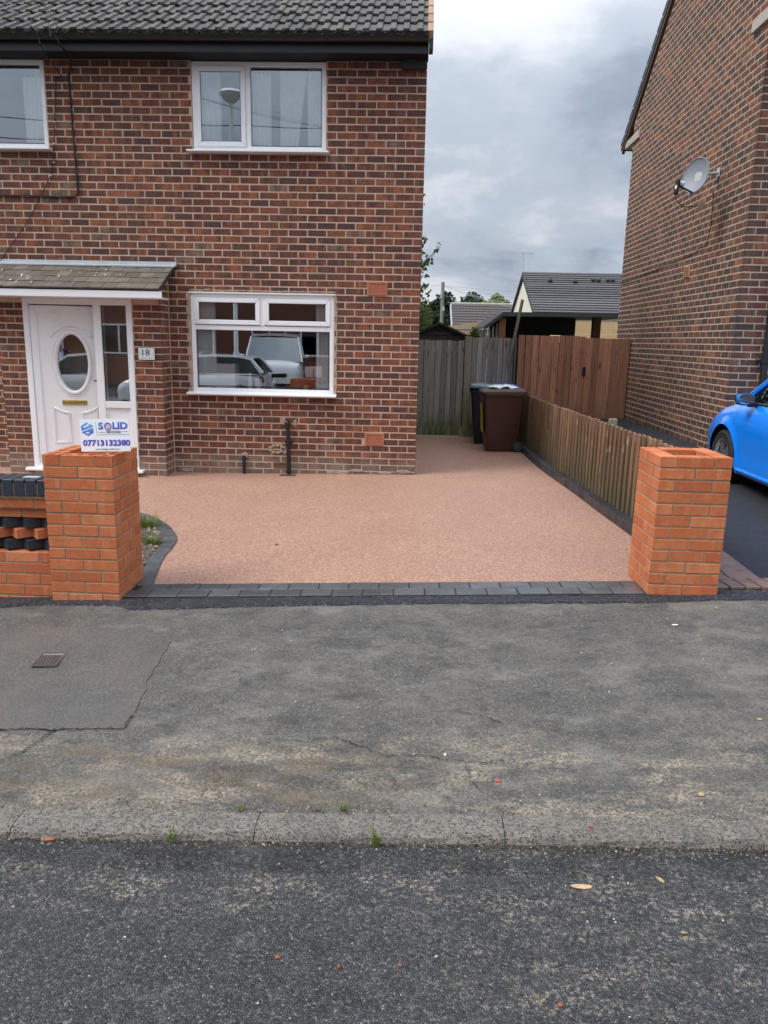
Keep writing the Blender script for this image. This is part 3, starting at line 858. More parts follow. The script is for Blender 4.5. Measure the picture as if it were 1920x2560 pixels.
blob(sm, -1.645, 0.66, FY-0.001, 0.03, 0.05); blob(sm, -1.50, 0.64, FY-0.001, 0.02, 0.05)
for x0, x1, z in ((-2.785, -1.018, 2.225),):
    for i in range(20): blob(sm, x0+(x1-x0)*(i+.5)/20, z+sr.uniform(-.004, .004), FY-0.0005, 0.06, 0.011, 10, 0.007)
for x in (-2.81, -0.99):
    for i in range(16): blob(sm, x+sr.uniform(-.006, .006), 1.03+i*0.073, FY-0.0005, 0.013, 0.05, 10, 0.007)
tag(sm.build('mortar_smear', mortar_mat('smear', (0.42, 0.36, 0.28), (0.33, 0.28, 0.22), (0.24, 0.2, 0.16)), house), kind='stuff')

def rect_frame(mb, x0, x1, z0, z1, w, y0, y1):
    mb.prism([(x0, y0, z0), (x1, y0, z0), (x1-w, y0, z0+w), (x0+w, y0, z0+w)], (0, y1-y0, 0))
    mb.prism([(x0, y0, z1), (x0+w, y0, z1-w), (x1-w, y0, z1-w), (x1, y0, z1)], (0, y1-y0, 0))
    mb.prism([(x0, y0, z0), (x0+w, y0, z0+w), (x0+w, y0, z1-w), (x0, y0, z1)], (0, y1-y0, 0))
    mb.prism([(x1, y0, z0), (x1, y0, z1), (x1-w, y0, z1-w), (x1-w, y0, z0+w)], (0, y1-y0, 0))
def sash(parent, x0, x1, z0, z1, w, y):
    """opening light: bevelled frame, black gasket, glass"""
    s = MB(); rect_frame(s, x0, x1, z0, z1, w, y, y+0.05)
    o = s.build('sash', M['white'], parent, bevel=0.006, seg=2)
    return glaze(o if False else parent, x0+w, x1-w, z0+w, z1-w, y+0.012)
def glaze(parent, x0, x1, z0, z1, y):
    g = MB(); rect_frame(g, x0-0.002, x1+0.002, z0-0.002, z1+0.002, 0.007, y-0.006, y+0.01)
    g.build('gasket', M['seal'], parent)
    p = MB(); p.add([(x0, y, z0), (x1, y, z0), (x1, y, z1), (x0, y, z1)], [(0, 1, 2, 3)])
    return p.build('pane', M['glass'], parent)
def room(parent, x0, x1, z0, z1, y0, y1):
    r = MB()
    r.add([(x0,y0,z0),(x1,y0,z0),(x1,y1,z0),(x0,y1,z0),(x0,y0,z1),(x1,y0,z1),(x1,y1,z1),(x0,y1,z1)], [(0,1,2,3),(7,6,5,4),(1,5,6,2),(2,6,7,3),(3,7,4,0)])
    r.build('room', M['room'], parent)
def window(name_label, x0, x1, z0, z1, lights, mull, sill=True):
    f = MB(); rect_frame(f, x0, x1, z0, z1, 0.052, 9.607, 9.675)
    for b in mull: f.box(b[0], b[1], 9.609, 9.674, b[2], b[3])
    o = f.build('window', M['white'], house, bevel=0.005, seg=2)
    o['label'] = name_label
    for (a, b, c, d, op) in lights:
        if op: sash(o, a, b, c, d, 0.058, 9.594)
        else: glaze(o, a, b, c, d, 9.625)
    if sill:
        s = MB(); s.prism([(x0-0.06, 9.50, z0-0.028), (x0-0.06, 9.50, z0-0.008), (x0-0.06, 9.60, z0+0.006), (x0-0.06, 9.66, z0+0.006), (x0-0.06, 9.66, z0-0.03)], (x1-x0+0.1, 0, 0))
        s.build('sill', M['white'], o, bevel=0.003)
    return o
# lower window: two top lights over one fixed pane
wl_ = window('ground floor window with two top lights reflecting parked vehicles', -2.78, -1.02, 1.0, 2.196,
       [(-2.735, -1.925, 1.822, 2.142, True), (-1.873, -1.065, 1.822, 2.142, True), (-2.714, -1.078, 1.074, 1.757, False)],
       [(-2.74, -1.06, 1.757, 1.815), (-1.928, -1.870, 1.80, 2.16)])
h_ = MB(); h_.box(-2.80, -1.0, 9.58, 9.66, 2.190, 2.206); h_.build('head_trim', M['white'], wl_)
room(wl_, -3.0, -0.4, 0.3, 2.4, 9.86, 13.0)
wu = window('upper window with one casement and a wide fixed pane', -2.682, -1.124, 3.80, 4.748,
       [(-2.640, -2.058, 3.842, 4.70, True), (-2.000, -1.180, 3.858, 4.668, False)], [(-2.058, -2.000, 3.82, 4.73)])
room(wu, -3.2, -0.6, 3.0, 5.0, 9.86, 12.5)
wv = window('upper window cut off by the edge of the photograph', -5.85, -4.405, 3.80, 4.752,
       [(-5.25, -4.455, 3.858, 4.678, False), (-5.82, -5.30, 3.842, 4.70, True)], [(-5.30, -5.25, 3.82, 4.73)])
room(wv, -6.2, -3.9, 3.0, 5.0, 9.86, 12.5)

def curtain(x0, x1, z0, z1, y, label, group=None, amp=0.02, waves=5, taper=0.0):
    c = MB(); n = waves*8
    rows = []
    for j in range(13):
        t = j/12
        rows.append([(x0+(x1-x0)*i/n*(1-taper*(1-t)) , y+amp*math.sin(2*PI*waves*i/n+0.6*math.sin(3*t)), z0+(z1-z0)*t) for i in range(n+1)])
    c.grid(rows)
    return tag(c.build('curtain', M['curtain'], smooth=True), label, 'curtain', group)
curtain(-2.66, -2.36, 3.82, 4.72, 9.70, 'sheer white curtain behind the casement of the middle upper window')
curtain(-2.02, -1.78, 3.82, 4.66, 9.71, 'narrow sheer curtain just inside the wide upper pane beside its casement')
curtain(-1.68, -1.36, 3.82, 4.70, 9.73, 'slanting sheer white curtain gathered mid pane in the upper window', taper=0.35)
curtain(-1.35, -1.14, 3.82, 4.72, 9.70, 'white blind strip at the gutter-corner side of the upper window')
curtain(-4.72, -4.43, 3.82, 4.6, 9.71, 'sheer curtain inside the partly visible upper window')
def vblind(x0, x1, label):
    e = MB()
    n = int((x1-x0)/0.045)
    for i in range(n):
        x = x0+(x1-x0)*(i+.5)/n
        e.box(x-0.024, x+0.024, 9.69+0.006*(i % 2), 9.693+0.006*(i % 2), 1.06, 2.14)
    tag(e.build('vertical_blind', M['curtain']), label, 'blind')
vblind(-2.73, -2.50, 'white vertical blind at the porch side of the ground floor window')
vblind(-1.25, -1.05, 'white vertical blind at the driveway side of the ground floor window')
# inside window ledge and the things standing on it
lg = MB(); lg.box(-2.78, -1.02, 9.68, 9.98, 1.02, 1.045); lg.build('inner_ledge', M['white'], wl_)
b_ = MB(); b_.box(-2.53, -2.27, 9.70, 9.92, 1.047, 1.345); b_.box(-2.29, -2.27, 9.697, 9.699, 1.345, 1.355)
tag(b_.build('appliance_box', M['doorwhite'], bevel=0.012, seg=2), 'white box-shaped appliance on the window ledge', 'box')
def lathed(name, prof, c, mat, label, cat, n=18):
    m_ = MB(); m_.lathe(prof, c, (0, 0, 1), n)
    return tag(m_.build(name, mat, smooth=True), label, cat)
lathed('cup', [(0, 0), (0.036, 0), (0.052, 0.125), (0.048, 0.125), (0.034, 0.01), (0, 0.01)], (-1.99, 9.76, 1.047), M['doorwhite'], 'plain white cup standing on the window ledge', 'cup')
lathed('spray_bottle', [(0, 0), (0.028, 0), (0.028, 0.11), (0.012, 0.14), (0.012, 0.19), (0, 0.19)], (-2.10, 9.78, 1.047), M['curtain'], 'slim white bottle beside the white cup on the ledge', 'bottle')
lathed('soap_bottle', [(0, 0), (0.03, 0), (0.03, 0.075), (0.012, 0.095), (0.012, 0.14), (0, 0.14)], (-1.80, 9.78, 1.047), M['teal'], 'pale teal soap bottle on the window ledge', 'bottle')
b_ = MB(); b_.box(-1.66, -1.42, 9.80, 9.98, 1.047, 1.20)
tag(b_.build('cardboard_box', M['deckbrown']), 'brown cardboard box on the window ledge', 'box')
lathed('pencil_pot', [(0, 0), (0.03, 0), (0.03, 0.06), (0.026, 0.06), (0.026, 0.006), (0, 0.006)], (-1.385, 9.77, 1.047), M['palewood'], 'small wooden pot holding pencils on the ledge', 'pot')
p_ = MB()
for i in range(5): p_.tube([(-1.385+0.006*(i-2), 9.77, 1.06), (-1.385+0.016*(i-2), 9.77+0.004*i, 1.17)], 0.004, 6)
tag(p_.build('pencils', M['redbit']), 'reddish pencils sticking up from the wooden pot', 'pencils')

# air bricks
def airbrick(x0, x1, z0, z1, mat, label):
    a = MB(); y = FY-0.012
    rect_frame(a, x0, x1, z0, z1, 0.018, y, FY+0.02)
    nx, nz = 6, 4
    ix0, ix1, iz0, iz1 = x0+0.018, x1-0.018, z0+0.018, z1-0.018
    a.box(ix0, ix1, FY+0.012, FY+0.02, iz0, iz1)
    for i in range(nx+1):
        x = ix0+(ix1-ix0)*i/nx
        a.box(x-0.005, x+0.005, y+0.004, FY+0.013, iz0, iz1)
    for j in range(nz+1):
        z = iz0+(iz1-iz0)*j/nz
        a.box(ix0, ix1, y+0.0045, FY+0.0125, z-0.006, z+0.006)
    o = a.build('air_brick', mat, house); o['label'] = label
airbrick(*av1, M['terracotta'], 'terracotta air brick level with the window head')
airbrick(*av2, M['terracotta'], 'terracotta air brick low on the wall')
airbrick(vt[0], vt[1], vt[2], vt[3], M['nbrick'], 'old dark air brick at the foot of the wall')
# pipes
p = MB(); y = 9.545
p.tube([(-1.60, FY+0.02, 0.655), (-1.592, 9.565, 0.652), (-1.583, y, 0.63), (-1.582, y, 0.58), (-1.573, y, 0.0)], 0.026, 12)
for z in (0.63, 0.40, 0.03): p.lathe([(0.026, -0.02), (0.033, -0.018), (0.033, 0.018), (0.026, 0.02)], (-1.579, y, z), (0, 0, 1), 14)
p.box(-1.63, -1.53, y+0.02, FY, 0.39, 0.41)
p.build('waste_pipe', M['black'], house, smooth=True)
p = MB(); p.tube([(-2.147, 9.56, 0.212), (-2.149, 9.56, -0.03)], 0.021, 12)
p.build('stub_pipe', M['black'], house, smooth=True)
g = MB(); g.box(-1.67, -1.47, 9.40, 9.48, -0.02, G(-1.57, 9.44)+0.012)
for i in range(8): g.box(-1.66+i*0.024, -1.648+i*0.024, 9.405, 9.475, G(-1.57, 9.44)+0.012, G(-1.57, 9.44)+0.016)
g.build('drain_grate', M['iron'], house)

# eaves: soffit, fascia, gutter
e = MB(); e.box(-7.6, HX+0.01, 9.345, FY+0.01, 4.755, 4.775); e.build('soffit', M['soffit'], house)
e = MB(); e.box(-7.6, HX+0.01, 9.325, 9.345, 4.752, 4.95); e.build('fascia', M['black'], house, bevel=0.003)
e = MB(); n = 14
prof = [(9.265+0.060*math.cos(PI+PI*i/n), 4.925+0.062*math.sin(PI+PI*i/n)*1.35) for i in range(n+1)]
prof = [(9.203, 4.937), (9.197, 4.930)] + prof[1:]
inner = [(y*0.93+9.265*0.07, z+0.004) for y, z in prof[::-1]]
xs = [-7.6, HX+0.004]
ring = prof+inner
e.prism([(xs[0], y, z) for y, z in ring], (xs[1]-xs[0], 0, 0))
gut = e.build('gutter', M['black'], house, smooth=True)
for x in (-5.06, -4.13, -3.30, -2.30, -1.25, -0.13):
    b = MB(); b.prism([(x, 9.265+(y-9.265)*1.06, 4.925+(z-4.925)*1.05) for y, z in prof] + [(x, 9.265+(y-9.265)*1.01, 4.925+(z-4.925)*1.0) for y, z in prof[::-1]], (0.03, 0, 0))
    b.build('gutter_bracket', M['black'], gut)
e = MB(); e.box(-0.265, HX-0.012, 9.50, FY-0.009, 4.66, 4.752)
e.build('eaves_block', M['felt'], house, bevel=0.004)
e = MB(); e.box(-0.262, HX-0.014, 9.43, FY, 4.80, 4.83); e.build('eaves_block', M['felt'], house)

# roof
RP = rad(34); c_, s_ = math.cos(RP), math.sin(RP)
def roof_pt(x, u, h=0.0):     # u up the slope, h above it
    return (x, 9.255 + u*c_ - h*s_, 4.905 + u*s_ + h*c_)
r = MB(); r.prism([roof_pt(-7.6, 0.05), roof_pt(HX+0.02, 0.05), roof_pt(HX+0.02, 4.3), roof_pt(-7.6, 4.3)], (0, 0.01, -0.06))
roof = r.build('roof', M['felt'], house)
def roman_tile(wd=0.292, ln=0.40, th=0.016):
    pr_ = [(0, 0.004), (0.012, 0.004), (0.022, 0.026), (0.078, 0.028), (0.088, 0.006), (0.146, 0.002), (0.160, 0.006), (0.170, 0.026), (0.226, 0.028), (0.236, 0.006), (0.290, 0.002)]
    m_ = MB()
    top = [[(x*wd/0.29, u, h) for x, h in pr_] for u in (0, 0.03, ln)]
    top[0] = [(x, 0.0, h-0.004) for x, u, h in top[0]]
    m_.grid(top)
    fr_ = [[(x, 0.004, h-th-0.026) for x, u, h in top[0]], top[0]]
    m_.grid(fr_)
    return m_.mesh('tile', M['tile'], weld=True)
tme = roman_tile()
Bm = Matrix(((1, 0, 0, 0), (0, c_, -s_, 0), (0, s_, c_, 0), (0, 0, 0, 1)))
tr = random.Random(6)
moss = MB()
def lump(mb, p, r, q):
    n = 7
    top = Vector(p)+Vector((0, 0, r*q.uniform(.5, .9)))
    ring = [Vector(p)+Vector((r*q.uniform(.7, 1.3)*math.cos(2*PI*i/n), r*q.uniform(.5, .9)*math.sin(2*PI*i/n), r*q.uniform(-.2, .2))) for i in range(n)]
    low = [v - Vector((0, 0, r*0.8)) for v in ring]
    mb.add([top]+ring+low, [(0, 1+i, 1+(i+1) % n) for i in range(n)] + [(1+i, 1+n+i, 1+n+(i+1) % n, 1+(i+1) % n) for i in range(n)])
for row in range(12):
    u = -0.03 + row*0.33
    for i in range(19 if row < 7 else 0):
        x = HX+0.005 - (i+1)*0.2925 + (0.0)
        w = T(*roof_pt(x, u, 0.050 + tr.uniform(-.003, .004))) @ Bm @ Matrix.Rotation(rad(-5.0)+tr.uniform(-.006, .006), 4, 'X') @ RZ(tr.uniform(-.008, .008))
        inst('tile', tme, roof, w)
        if row < 7:
            for k in range(tr.choice((14, 18, 22)) if x < -0.7 else tr.choice((6, 9, 12))):
                dx = tr.uniform(0, 0.29)
                hh = 0.048 if (0.03 < dx < 0.09 or 0.17 < dx < 0.24) else 0.016
                lump(moss, roof_pt(x+dx, u-0.006, hh+0.014+tr.uniform(-.016, .008)), tr.uniform(0.008, 0.021), tr)
rest = MB()
for row in range(7, 13):
    u = -0.03+row*0.33
    for i in range(26):
        x = HX+0.005-(i+1)*0.2925
        rest.add([roof_pt(x+.03, u, .055), roof_pt(x+.09, u, .055), roof_pt(x+.09, u+.36, .03), roof_pt(x+.03, u+.36, .03), roof_pt(x, u, .02), roof_pt(x+.29, u, .02), roof_pt(x+.29, u+.36, .0), roof_pt(x, u+.36, .0)], [(0,1,2,3),(4,5,6,7)])
tag(rest.build('tile_field', M['tile'], roof), kind='stuff')
tag(moss.build('moss', M['moss'], roof, smooth=True), kind='stuff')
for row in range(9):
    u = -0.03 + row*0.33
    v_ = MB(); v_.box(0, 0.062, 0, 0.345, -0.085, 0.042)
    v_.build('verge_tile', M['verge'], roof, bevel=0.006, world=T(*roof_pt(HX-0.006, u, 0.018)) @ Bm @ Matrix.Rotation(rad(-2.2), 4, 'X'))
v_ = MB(); v_.prism([(HX+0.012, 9.24, 4.765), (HX+0.012, 9.24, 4.90), (HX+0.012, 9.40, 5.0), (HX+0.012, 9.40, 4.765)], (0.045, 0, 0))
v_.build('verge_end', M['black'], roof, bevel=0.004)

# porch roof
pr0 = Vector((0, 8.955, 2.182)); pr1 = Vector((0, 9.585, 2.492)); pd = (pr1-pr0); pl = pd.length; pd.normalize()
pa = math.atan2(pd.z, pd.y)
u_ = MB(); u_.prism([(-5.35, 8.97, 2.175), (-2.955, 8.97, 2.175), (-2.955, 9.59, 2.48), (-5.35, 9.59, 2.48)], (0, 0.0, -0.03))
proof = u_.build('porch_roof', M['felt'], house)
tt = MB(); tt.box(-0.0815, 0.0815, 0, 0.22, -0.004, 0.018); ptm = tt.mesh('porch_tile', M['porchtile'], bevel=0.0025)
q = random.Random(9)
for row in range(4):
    for i in range(15):
        x = -2.952 - 0.082 - i*0.165 - (0.0825 if row % 2 else 0)
        if row % 2 and i == 0:
            inst('tile', ptm, proof, T(-2.952-0.041, 8.945+row*0.158*pd.y, 2.180+row*0.158*pd.z+0.004) @ Matrix.Rotation(pa-0.05, 4, 'X') @ Matrix.Diagonal((0.49, 1, 1, 1)))
        inst('tile', ptm, proof, T(x, 8.945+row*0.158*pd.y, 2.180+row*0.158*pd.z+q.uniform(0, .004)) @ Matrix.Rotation(pa-0.05+q.uniform(-.01, .01), 4, 'X') @ RZ(q.uniform(-.008, .008)))
f_ = MB(); f_.prism([(-5.35, 9.50, 2.475), (-5.35, 9.592, 2.492), (-5.35, 9.592, 2.545), (-5.35, 9.583, 2.545), (-5.35, 9.575, 2.512), (-5.35, 9.50, 2.487)], (2.42, 0, 0))
f_.build('lead_flashing', M['lead'], proof)
f_ = MB(); f_.box(-5.35, -2.922, 8.955, 8.975, 2.088, 2.166); 
f_.box(-5.35, -2.945, 8.975, 9.28, 2.085, 2.10)
f_.build('porch_fascia', M['white'], house, bevel=0.003)
# white droppings on the porch tiles
dq = MB()
for i in range(30):
    t = q.uniform(0.1, 0.95); x = q.choice((-4.83, -4.55, -4.5, -3.95, -3.62)) + q.gauss(0, 0.12)
    p0 = pr0+pd*pl*t; r_ = q.uniform(0.003, 0.008)
    dq.obox((min(x, -2.99), p0.y-0.010, p0.z+0.026), (r_, 0, 0), Vector((0, pd.y, pd.z))*r_*q.uniform(1, 2.4), Vector((0, -pd.z, pd.y))*0.003)
tag(dq.build('droppings', M['paperbit'], proof), kind='stuff')

# entrance: frame, sidelight and door ajar
fy = 9.262
f_ = MB(); rect_frame(f_, -4.712, -3.392, 0.03, 2.084, 0.072, fy, fy+0.07)
f_.box(-3.862, -3.768, fy+0.001, fy+0.069, 0.10, 2.015)
f_.box(-3.77, -3.44, fy+0.002, fy+0.068, 0.80, 0.885)
ent = f_.build('entrance_frame', M['white'], house, bevel=0.006, seg=2)
glaze(ent, -3.768, -3.462, 0.885, 2.014, fy+0.02)
pn = MB(); pn.box(-3.77, -3.46, fy+0.03, fy+0.05, 0.10, 0.80); rect_frame(pn, -3.77, -3.46, 0.10, 0.80, 0.02, fy+0.02, fy+0.05); pn.build('lower_panel', M['white'], ent, bevel=0.004)
th_ = MB(); th_.box(-4.80, -3.33, 9.20, 9.40, 0.012, 0.045); th_.build('threshold', M['white'], ent, bevel=0.004)
th_ = MB(); th_.box(-4.72, -3.40, 9.27, 9.45, -0.2, 0.011); th_.build('step', M['concrete'], ent)
DA = rad(7)
DW = T(-4.637, fy+0.02, 0) @ RZ(DA)
door = MB()
def dpanel(mb, x0, x1, z0, z1, y, holes=None): mb.box(x0, x1, y, y+0.045, z0, z1)
# leaf around an oval opening
oc, orx, orz = (0.465, 1.33), 0.180, 0.335
n = 40
oval = [(oc[0]+orx*math.cos(2*PI*i/n), oc[1]+orz*math.sin(2*PI*i/n)) for i in range(n)]
bx0, bx1, bz0, bz1 = 0.10, 0.79, 0.92, 1.78
def sq(i):
    t = 2*PI*i/n; cx, cz = math.cos(t), math.sin(t)
    k = min((bx1-oc[0])/cx if cx > 1e-6 else 9, (bx0-oc[0])/cx if cx < -1e-6 else 9, (bz1-oc[1])/cz if cz > 1e-6 else 9, (bz0-oc[1])/cz if cz < -1e-6 else 9)
    return (oc[0]+cx*k, oc[1]+cz*k)
outer = [sq(i) for i in range(n)]
for yy in (0.0,):
    door.add([(x, yy, z) for x, z in oval] + [(x, yy, z) for x, z in outer], [(i, (i+1) % n, n+(i+1) % n, n+i) for i in range(n)])
door.add([(x, 0, z) for x, z in oval] + [(x, 0.05, z) for x, z in oval], [(i, n+i, n+(i+1) % n, (i+1) % n) for i in range(n)])
for (a, b, c, d) in ((0.0, bx0, 0.06, 2.0), (bx0, bx1, 0.06, bz0), (bx0, bx1, bz1, 2.0), (bx1, 0.86, 0.06, 2.0)):
    door.add([(a, 0, c), (b, 0, c), (b, 0, d), (a, 0, d)], [(0, 1, 2, 3)])
# corners that the radial fill leaves open
for cx, cz in ((bx0, bz0), (bx1, bz0), (bx0, bz1), (bx1, bz1)):
    k = min(range(n), key=lambda i: (outer[i][0]-cx)**2+(outer[i][1]-cz)**2)
    for a, b in ((k, (k+1) % n), ((k-1) % n, k)):
        door.add([(outer[a][0], 0, outer[a][1]), (outer[b][0], 0, outer[b][1]), (cx, 0, cz)], [(0, 1, 2)])
door.box(0.0, 0.86, 0.05, 0.055, 0.06, 0.98); door.box(0.0, 0.86, 0.05, 0.055, 1.68, 2.0)
door.box(-0.002, 0.0, 0.0, 0.055, 0.06, 2.0)
dr = door.build('door', M['doorwhite'], house, world=DW)
def dpart(name, mb, mat, **k): return mb.build(name, mat, dr, world=DW, **k)
d_ = MB(); rect_frame(d_, 0.0, 0.87, 0.06, 2.0, 0.085, -0.012, 0.004); dpart('door_frame', d_, M['doorwhite'], bevel=0.005, seg=2)
d_ = MB(); d_.tube([(oc[0]+(orx+0.028)*math.cos(2*PI*i/48), -0.004, oc[1]+(orz+0.028)*math.sin(2*PI*i/48)) for i in range(49)], 0.022, 8, False)
d_.tube([(oc[0]+(orx+0.062)*math.cos(2*PI*i/48), 0.002, oc[1]+(orz+0.064)*math.sin(2*PI*i/48)) for i in range(49)], 0.012, 8, False)
dpart('oval_moulding', d_, M['doorwhite'], smooth=True)
d_ = MB(); d_.tube([(oc[0]-0.245+0.49*i/20, -0.002, 1.645+0.125*math.sin(PI*i/20)**0.9) for i in range(21)], 0.013, 8)
d_.tube([(oc[0]-0.235+0.47*i/20, 0.0, 1.622+0.122*math.sin(PI*i/20)**0.9) for i in range(21)], 0.008, 8); dpart('arch_moulding', d_, M['doorwhite'], smooth=True)
d_ = MB(); d_.add([(oc[0], 0.025, oc[1])] + [(x, 0.025, z) for x, z in oval], [(0, 1+i, 1+(i+1) % n) for i in range(n)]); dpart('oval_pane', d_, M['glass'])
d_ = MB(); d_.box(0.315, 0.61, -0.012, 0.002, 0.822, 0.878); dpart('letter_box', d_, M['brass'], bevel=0.004)
d_ = MB(); d_.box(0.335, 0.59, -0.017, -0.01, 0.835, 0.862); dpart('letter_flap', d_, M['brass'], bevel=0.003)
for sgn in (-1, 1):
    cx = oc[0]+sgn*0.17
    pts = [(cx-0.095, 0.36), (cx+0.095, 0.36)]
    top = [(cx+sgn*(-0.095), 0.72), (cx+sgn*0.095, 0.80)]
    arc = [(cx+sgn*(-0.095+0.19*i/8), 0.725+0.07*(i/8)**1.8) for i in range(9)]
    loop = pts + (arc[::-1] if sgn > 0 else arc)
    loop = [(x, -0.001, z) for x, z in loop]
    d_ = MB(); d_.tube(loop+[loop[0]], 0.011, 8); 
    lp2 = [(cx+(x-cx)*0.84, -0.0005, 0.56+(z-0.56)*0.92) for x, y, z in loop]
    d_.tube(lp2+[lp2[0]], 0.006, 6); dpart('panel_moulding', d_, M['doorwhite'], smooth=True)
d_ = MB(); d_.box(0.80, 0.835, -0.008, 0.0, 0.98, 1.20); d_.tube([(0.817, -0.03, 1.12), (0.72, -0.045, 1.12)], 0.009, 8); d_.tube([(0.817, 0.0, 1.12), (0.817, -0.035, 1.12)], 0.008, 8)
dpart('handle', d_, M['matteblack'])
room(ent, -4.70, -3.40, -0.1, 2.15, 9.36, 12.5)
# shapes added to imitate a blurred reflection in the sidelight
c_b = MB(); c_b.tube([(-3.56, 9.62, 0.95), (-3.55, 9.60, 1.25), (-3.50, 9.58, 1.52)], [0.06, 0.03, 0.02], 8)
tag(c_b.build('stick', M['palewood'], smooth=True), 'pale broom added to imitate a blurred reflection in the sidelight glass', 'stick')
c_b = MB(); c_b.tube([(-3.50, 9.58, 1.52), (-3.475, 9.575, 1.62)], 0.026, 8)
tag(c_b.build('yellow_cap', M['hivis'], smooth=True), 'yellow cap on the broom imitating the blurred reflection in the sidelight glass', 'cap')
c_b = MB(); c_b.lathe([(0, 0), (0.16, 0.02), (0.18, 0.12), (0.15, 0.22), (0.10, 0.25), (0, 0.25)], (-3.60, 9.65, 0.86), (0, 0, 1), 14)
tag(c_b.build('teal_lump', M['teal'], smooth=True), 'pale teal lump imitating the blurred reflection low in the sidelight glass', 'bag')

# number plate
def text_mesh(name, body, size, mat, parent, world, offset=0.0, align='CENTER', width=None, ext=0.0004):
    cu = bpy.data.curves.new(name, 'FONT'); cu.body = body; cu.size = size; cu.align_x = align; cu.align_y = 'CENTER'
    cu.offset = offset; cu.extrude = ext; cu.resolution_u = 4
    o = bpy.data.objects.new(name+'_src', cu); COL.objects.link(o)
    dg = bpy.context.evaluated_depsgraph_get()
    me = bpy.data.meshes.new_from_object(o.evaluated_get(dg)); bpy.data.objects.remove(o); me.name = name
    me.materials.clear(); me.materials.append(mat)
    sx = 1.0
    if width:
        xs = [v.co.x for v in me.vertices]; w0 = max(xs)-min(xs); sx = width/w0; mx = (max(xs)+min(xs))/2
        for v in me.vertices: v.co.x = (v.co.x-mx)*sx
    return put(bpy.data.objects.new(name, me), parent, world)
FACE = Matrix.Rotation(PI/2, 4, 'X')
np_ = empty('house_number_plate', (-3.231, 9.25, 1.39), 'pale glass house number plate reading 18 on the porch pier', 'sign')
b_ = MB(); b_.box(-3.328, -3.134, 9.250, 9.256, 1.389, 1.526); b_.build('plate', M['plate'], np_, bevel=0.0015)
for x in (-3.316, -3.146):
    b_ = MB(); b_.lathe([(0, -0.018), (0.005, -0.018), (0.007, -0.008), (0.004, 0.02)], (x, 9.262, 1.455), (0, 1, 0), 10); b_.build('screw', M['alloy'], np_)
text_mesh('numerals', '18', 0.098, M['inkdark'], np_, T(-3.236, 9.2485, 1.470) @ FACE, 0.0008, width=0.092)
text_mesh('street_name', 'Hampstead Road', 0.019, M['inkpale'], np_, T(-3.234, 9.2487, 1.411) @ FACE, 0.0, width=0.155)

# cables on the front of the house
cb = MB(); y = 9.582
cb.tube([(-4.017, 9.24, 4.76), (-3.99, 9.40, 4.72), (-4.08, y, 4.66), (-4.104, y, 4.60), (-4.094, y, 3.94), (-4.078, y, 3.36), (-4.085, y, 3.30), (-4.125, y, 3.268), (-4.32, y, 3.262), (-4.7, y, 3.272), (-6.0, y, 3.262)], 0.0105, 8)
cb.build('cable', M['cable'], house, smooth=True)
cb = MB()
cb.tube([(-4.235, 9.30, 4.70), (-4.156, 9.5, 4.55), (-4.22, y, 4.54), (-4.256, y, 4.574), (-4.28, y, 4.3), (-4.309, y, 4.087), (-4.35, y, 3.646), (-4.40, y, 3.5), (-4.533, y, 3.27), (-4.74, y, 2.949), (-5.1, y, 2.52)], 0.0050, 6)
cb.build('cable', M['cable'], house, smooth=True)
for z in (4.087, 3.85, 3.646, 3.5):
    k = MB(); x = interp([3.27, 3.5, 3.646, 4.087], [-4.533, -4.40, -4.35, -4.309], z); k.box(x-0.008, x+0.008, y-0.008, y+0.008, z-0.006, z+0.006); k.build('cable_clip', M['paperbit'], house)
# overhead service lines fixed at the eaves, running out over the street
def line(name, a, b, sag, r, mat, label, n=16):
    a, b = Vector(a), Vector(b); m_ = MB()
    m_.tube([a.lerp(b, i/n) - Vector((0, 0, sag*4*(i/n)*(1-i/n))) for i in range(n+1)], r, 6)
    return tag(m_.build(name, mat, smooth=True), label, 'wire', 'overhead service lines')
line('service_line', (-4.02, 9.20, 4.93), (-1.5, -6.5, 8.3), 0.4, 0.0055, M['wire'], 'bright service line climbing from the gutter over the roof tiles, leaning towards the window')
line('service_line', (-4.26, 9.20, 4.91), (-7.0, -6.5, 8.4), 0.3, 0.0055, M['wire'], 'service line rising steeply from the gutter near the partly visible window')
line('service_line', (-4.12, 9.22, 4.86), (1.8, -6.5, 8.2), 0.5, 0.0040, M['wire'], 'thin dull service line at the lowest slant across the roof tiles')
cb = MB(); cb.tube([(-4.02, 9.20, 4.93), (-4.06, 9.19, 4.86), (-4.02, 9.20, 4.78), (-4.016, 9.24, 4.76)], 0.006, 6); cb.tube([(-4.26, 9.20, 4.91), (-4.18, 9.20, 4.85), (-4.12, 9.20, 4.86)], 0.004, 6); cb.tube([(-4.26, 9.20, 4.91), (-4.24, 9.2, 4.78), (-4.235, 9.30, 4.70)], 0.005, 6)
cb.build('cable_loop', M['cable'], house, smooth=True)

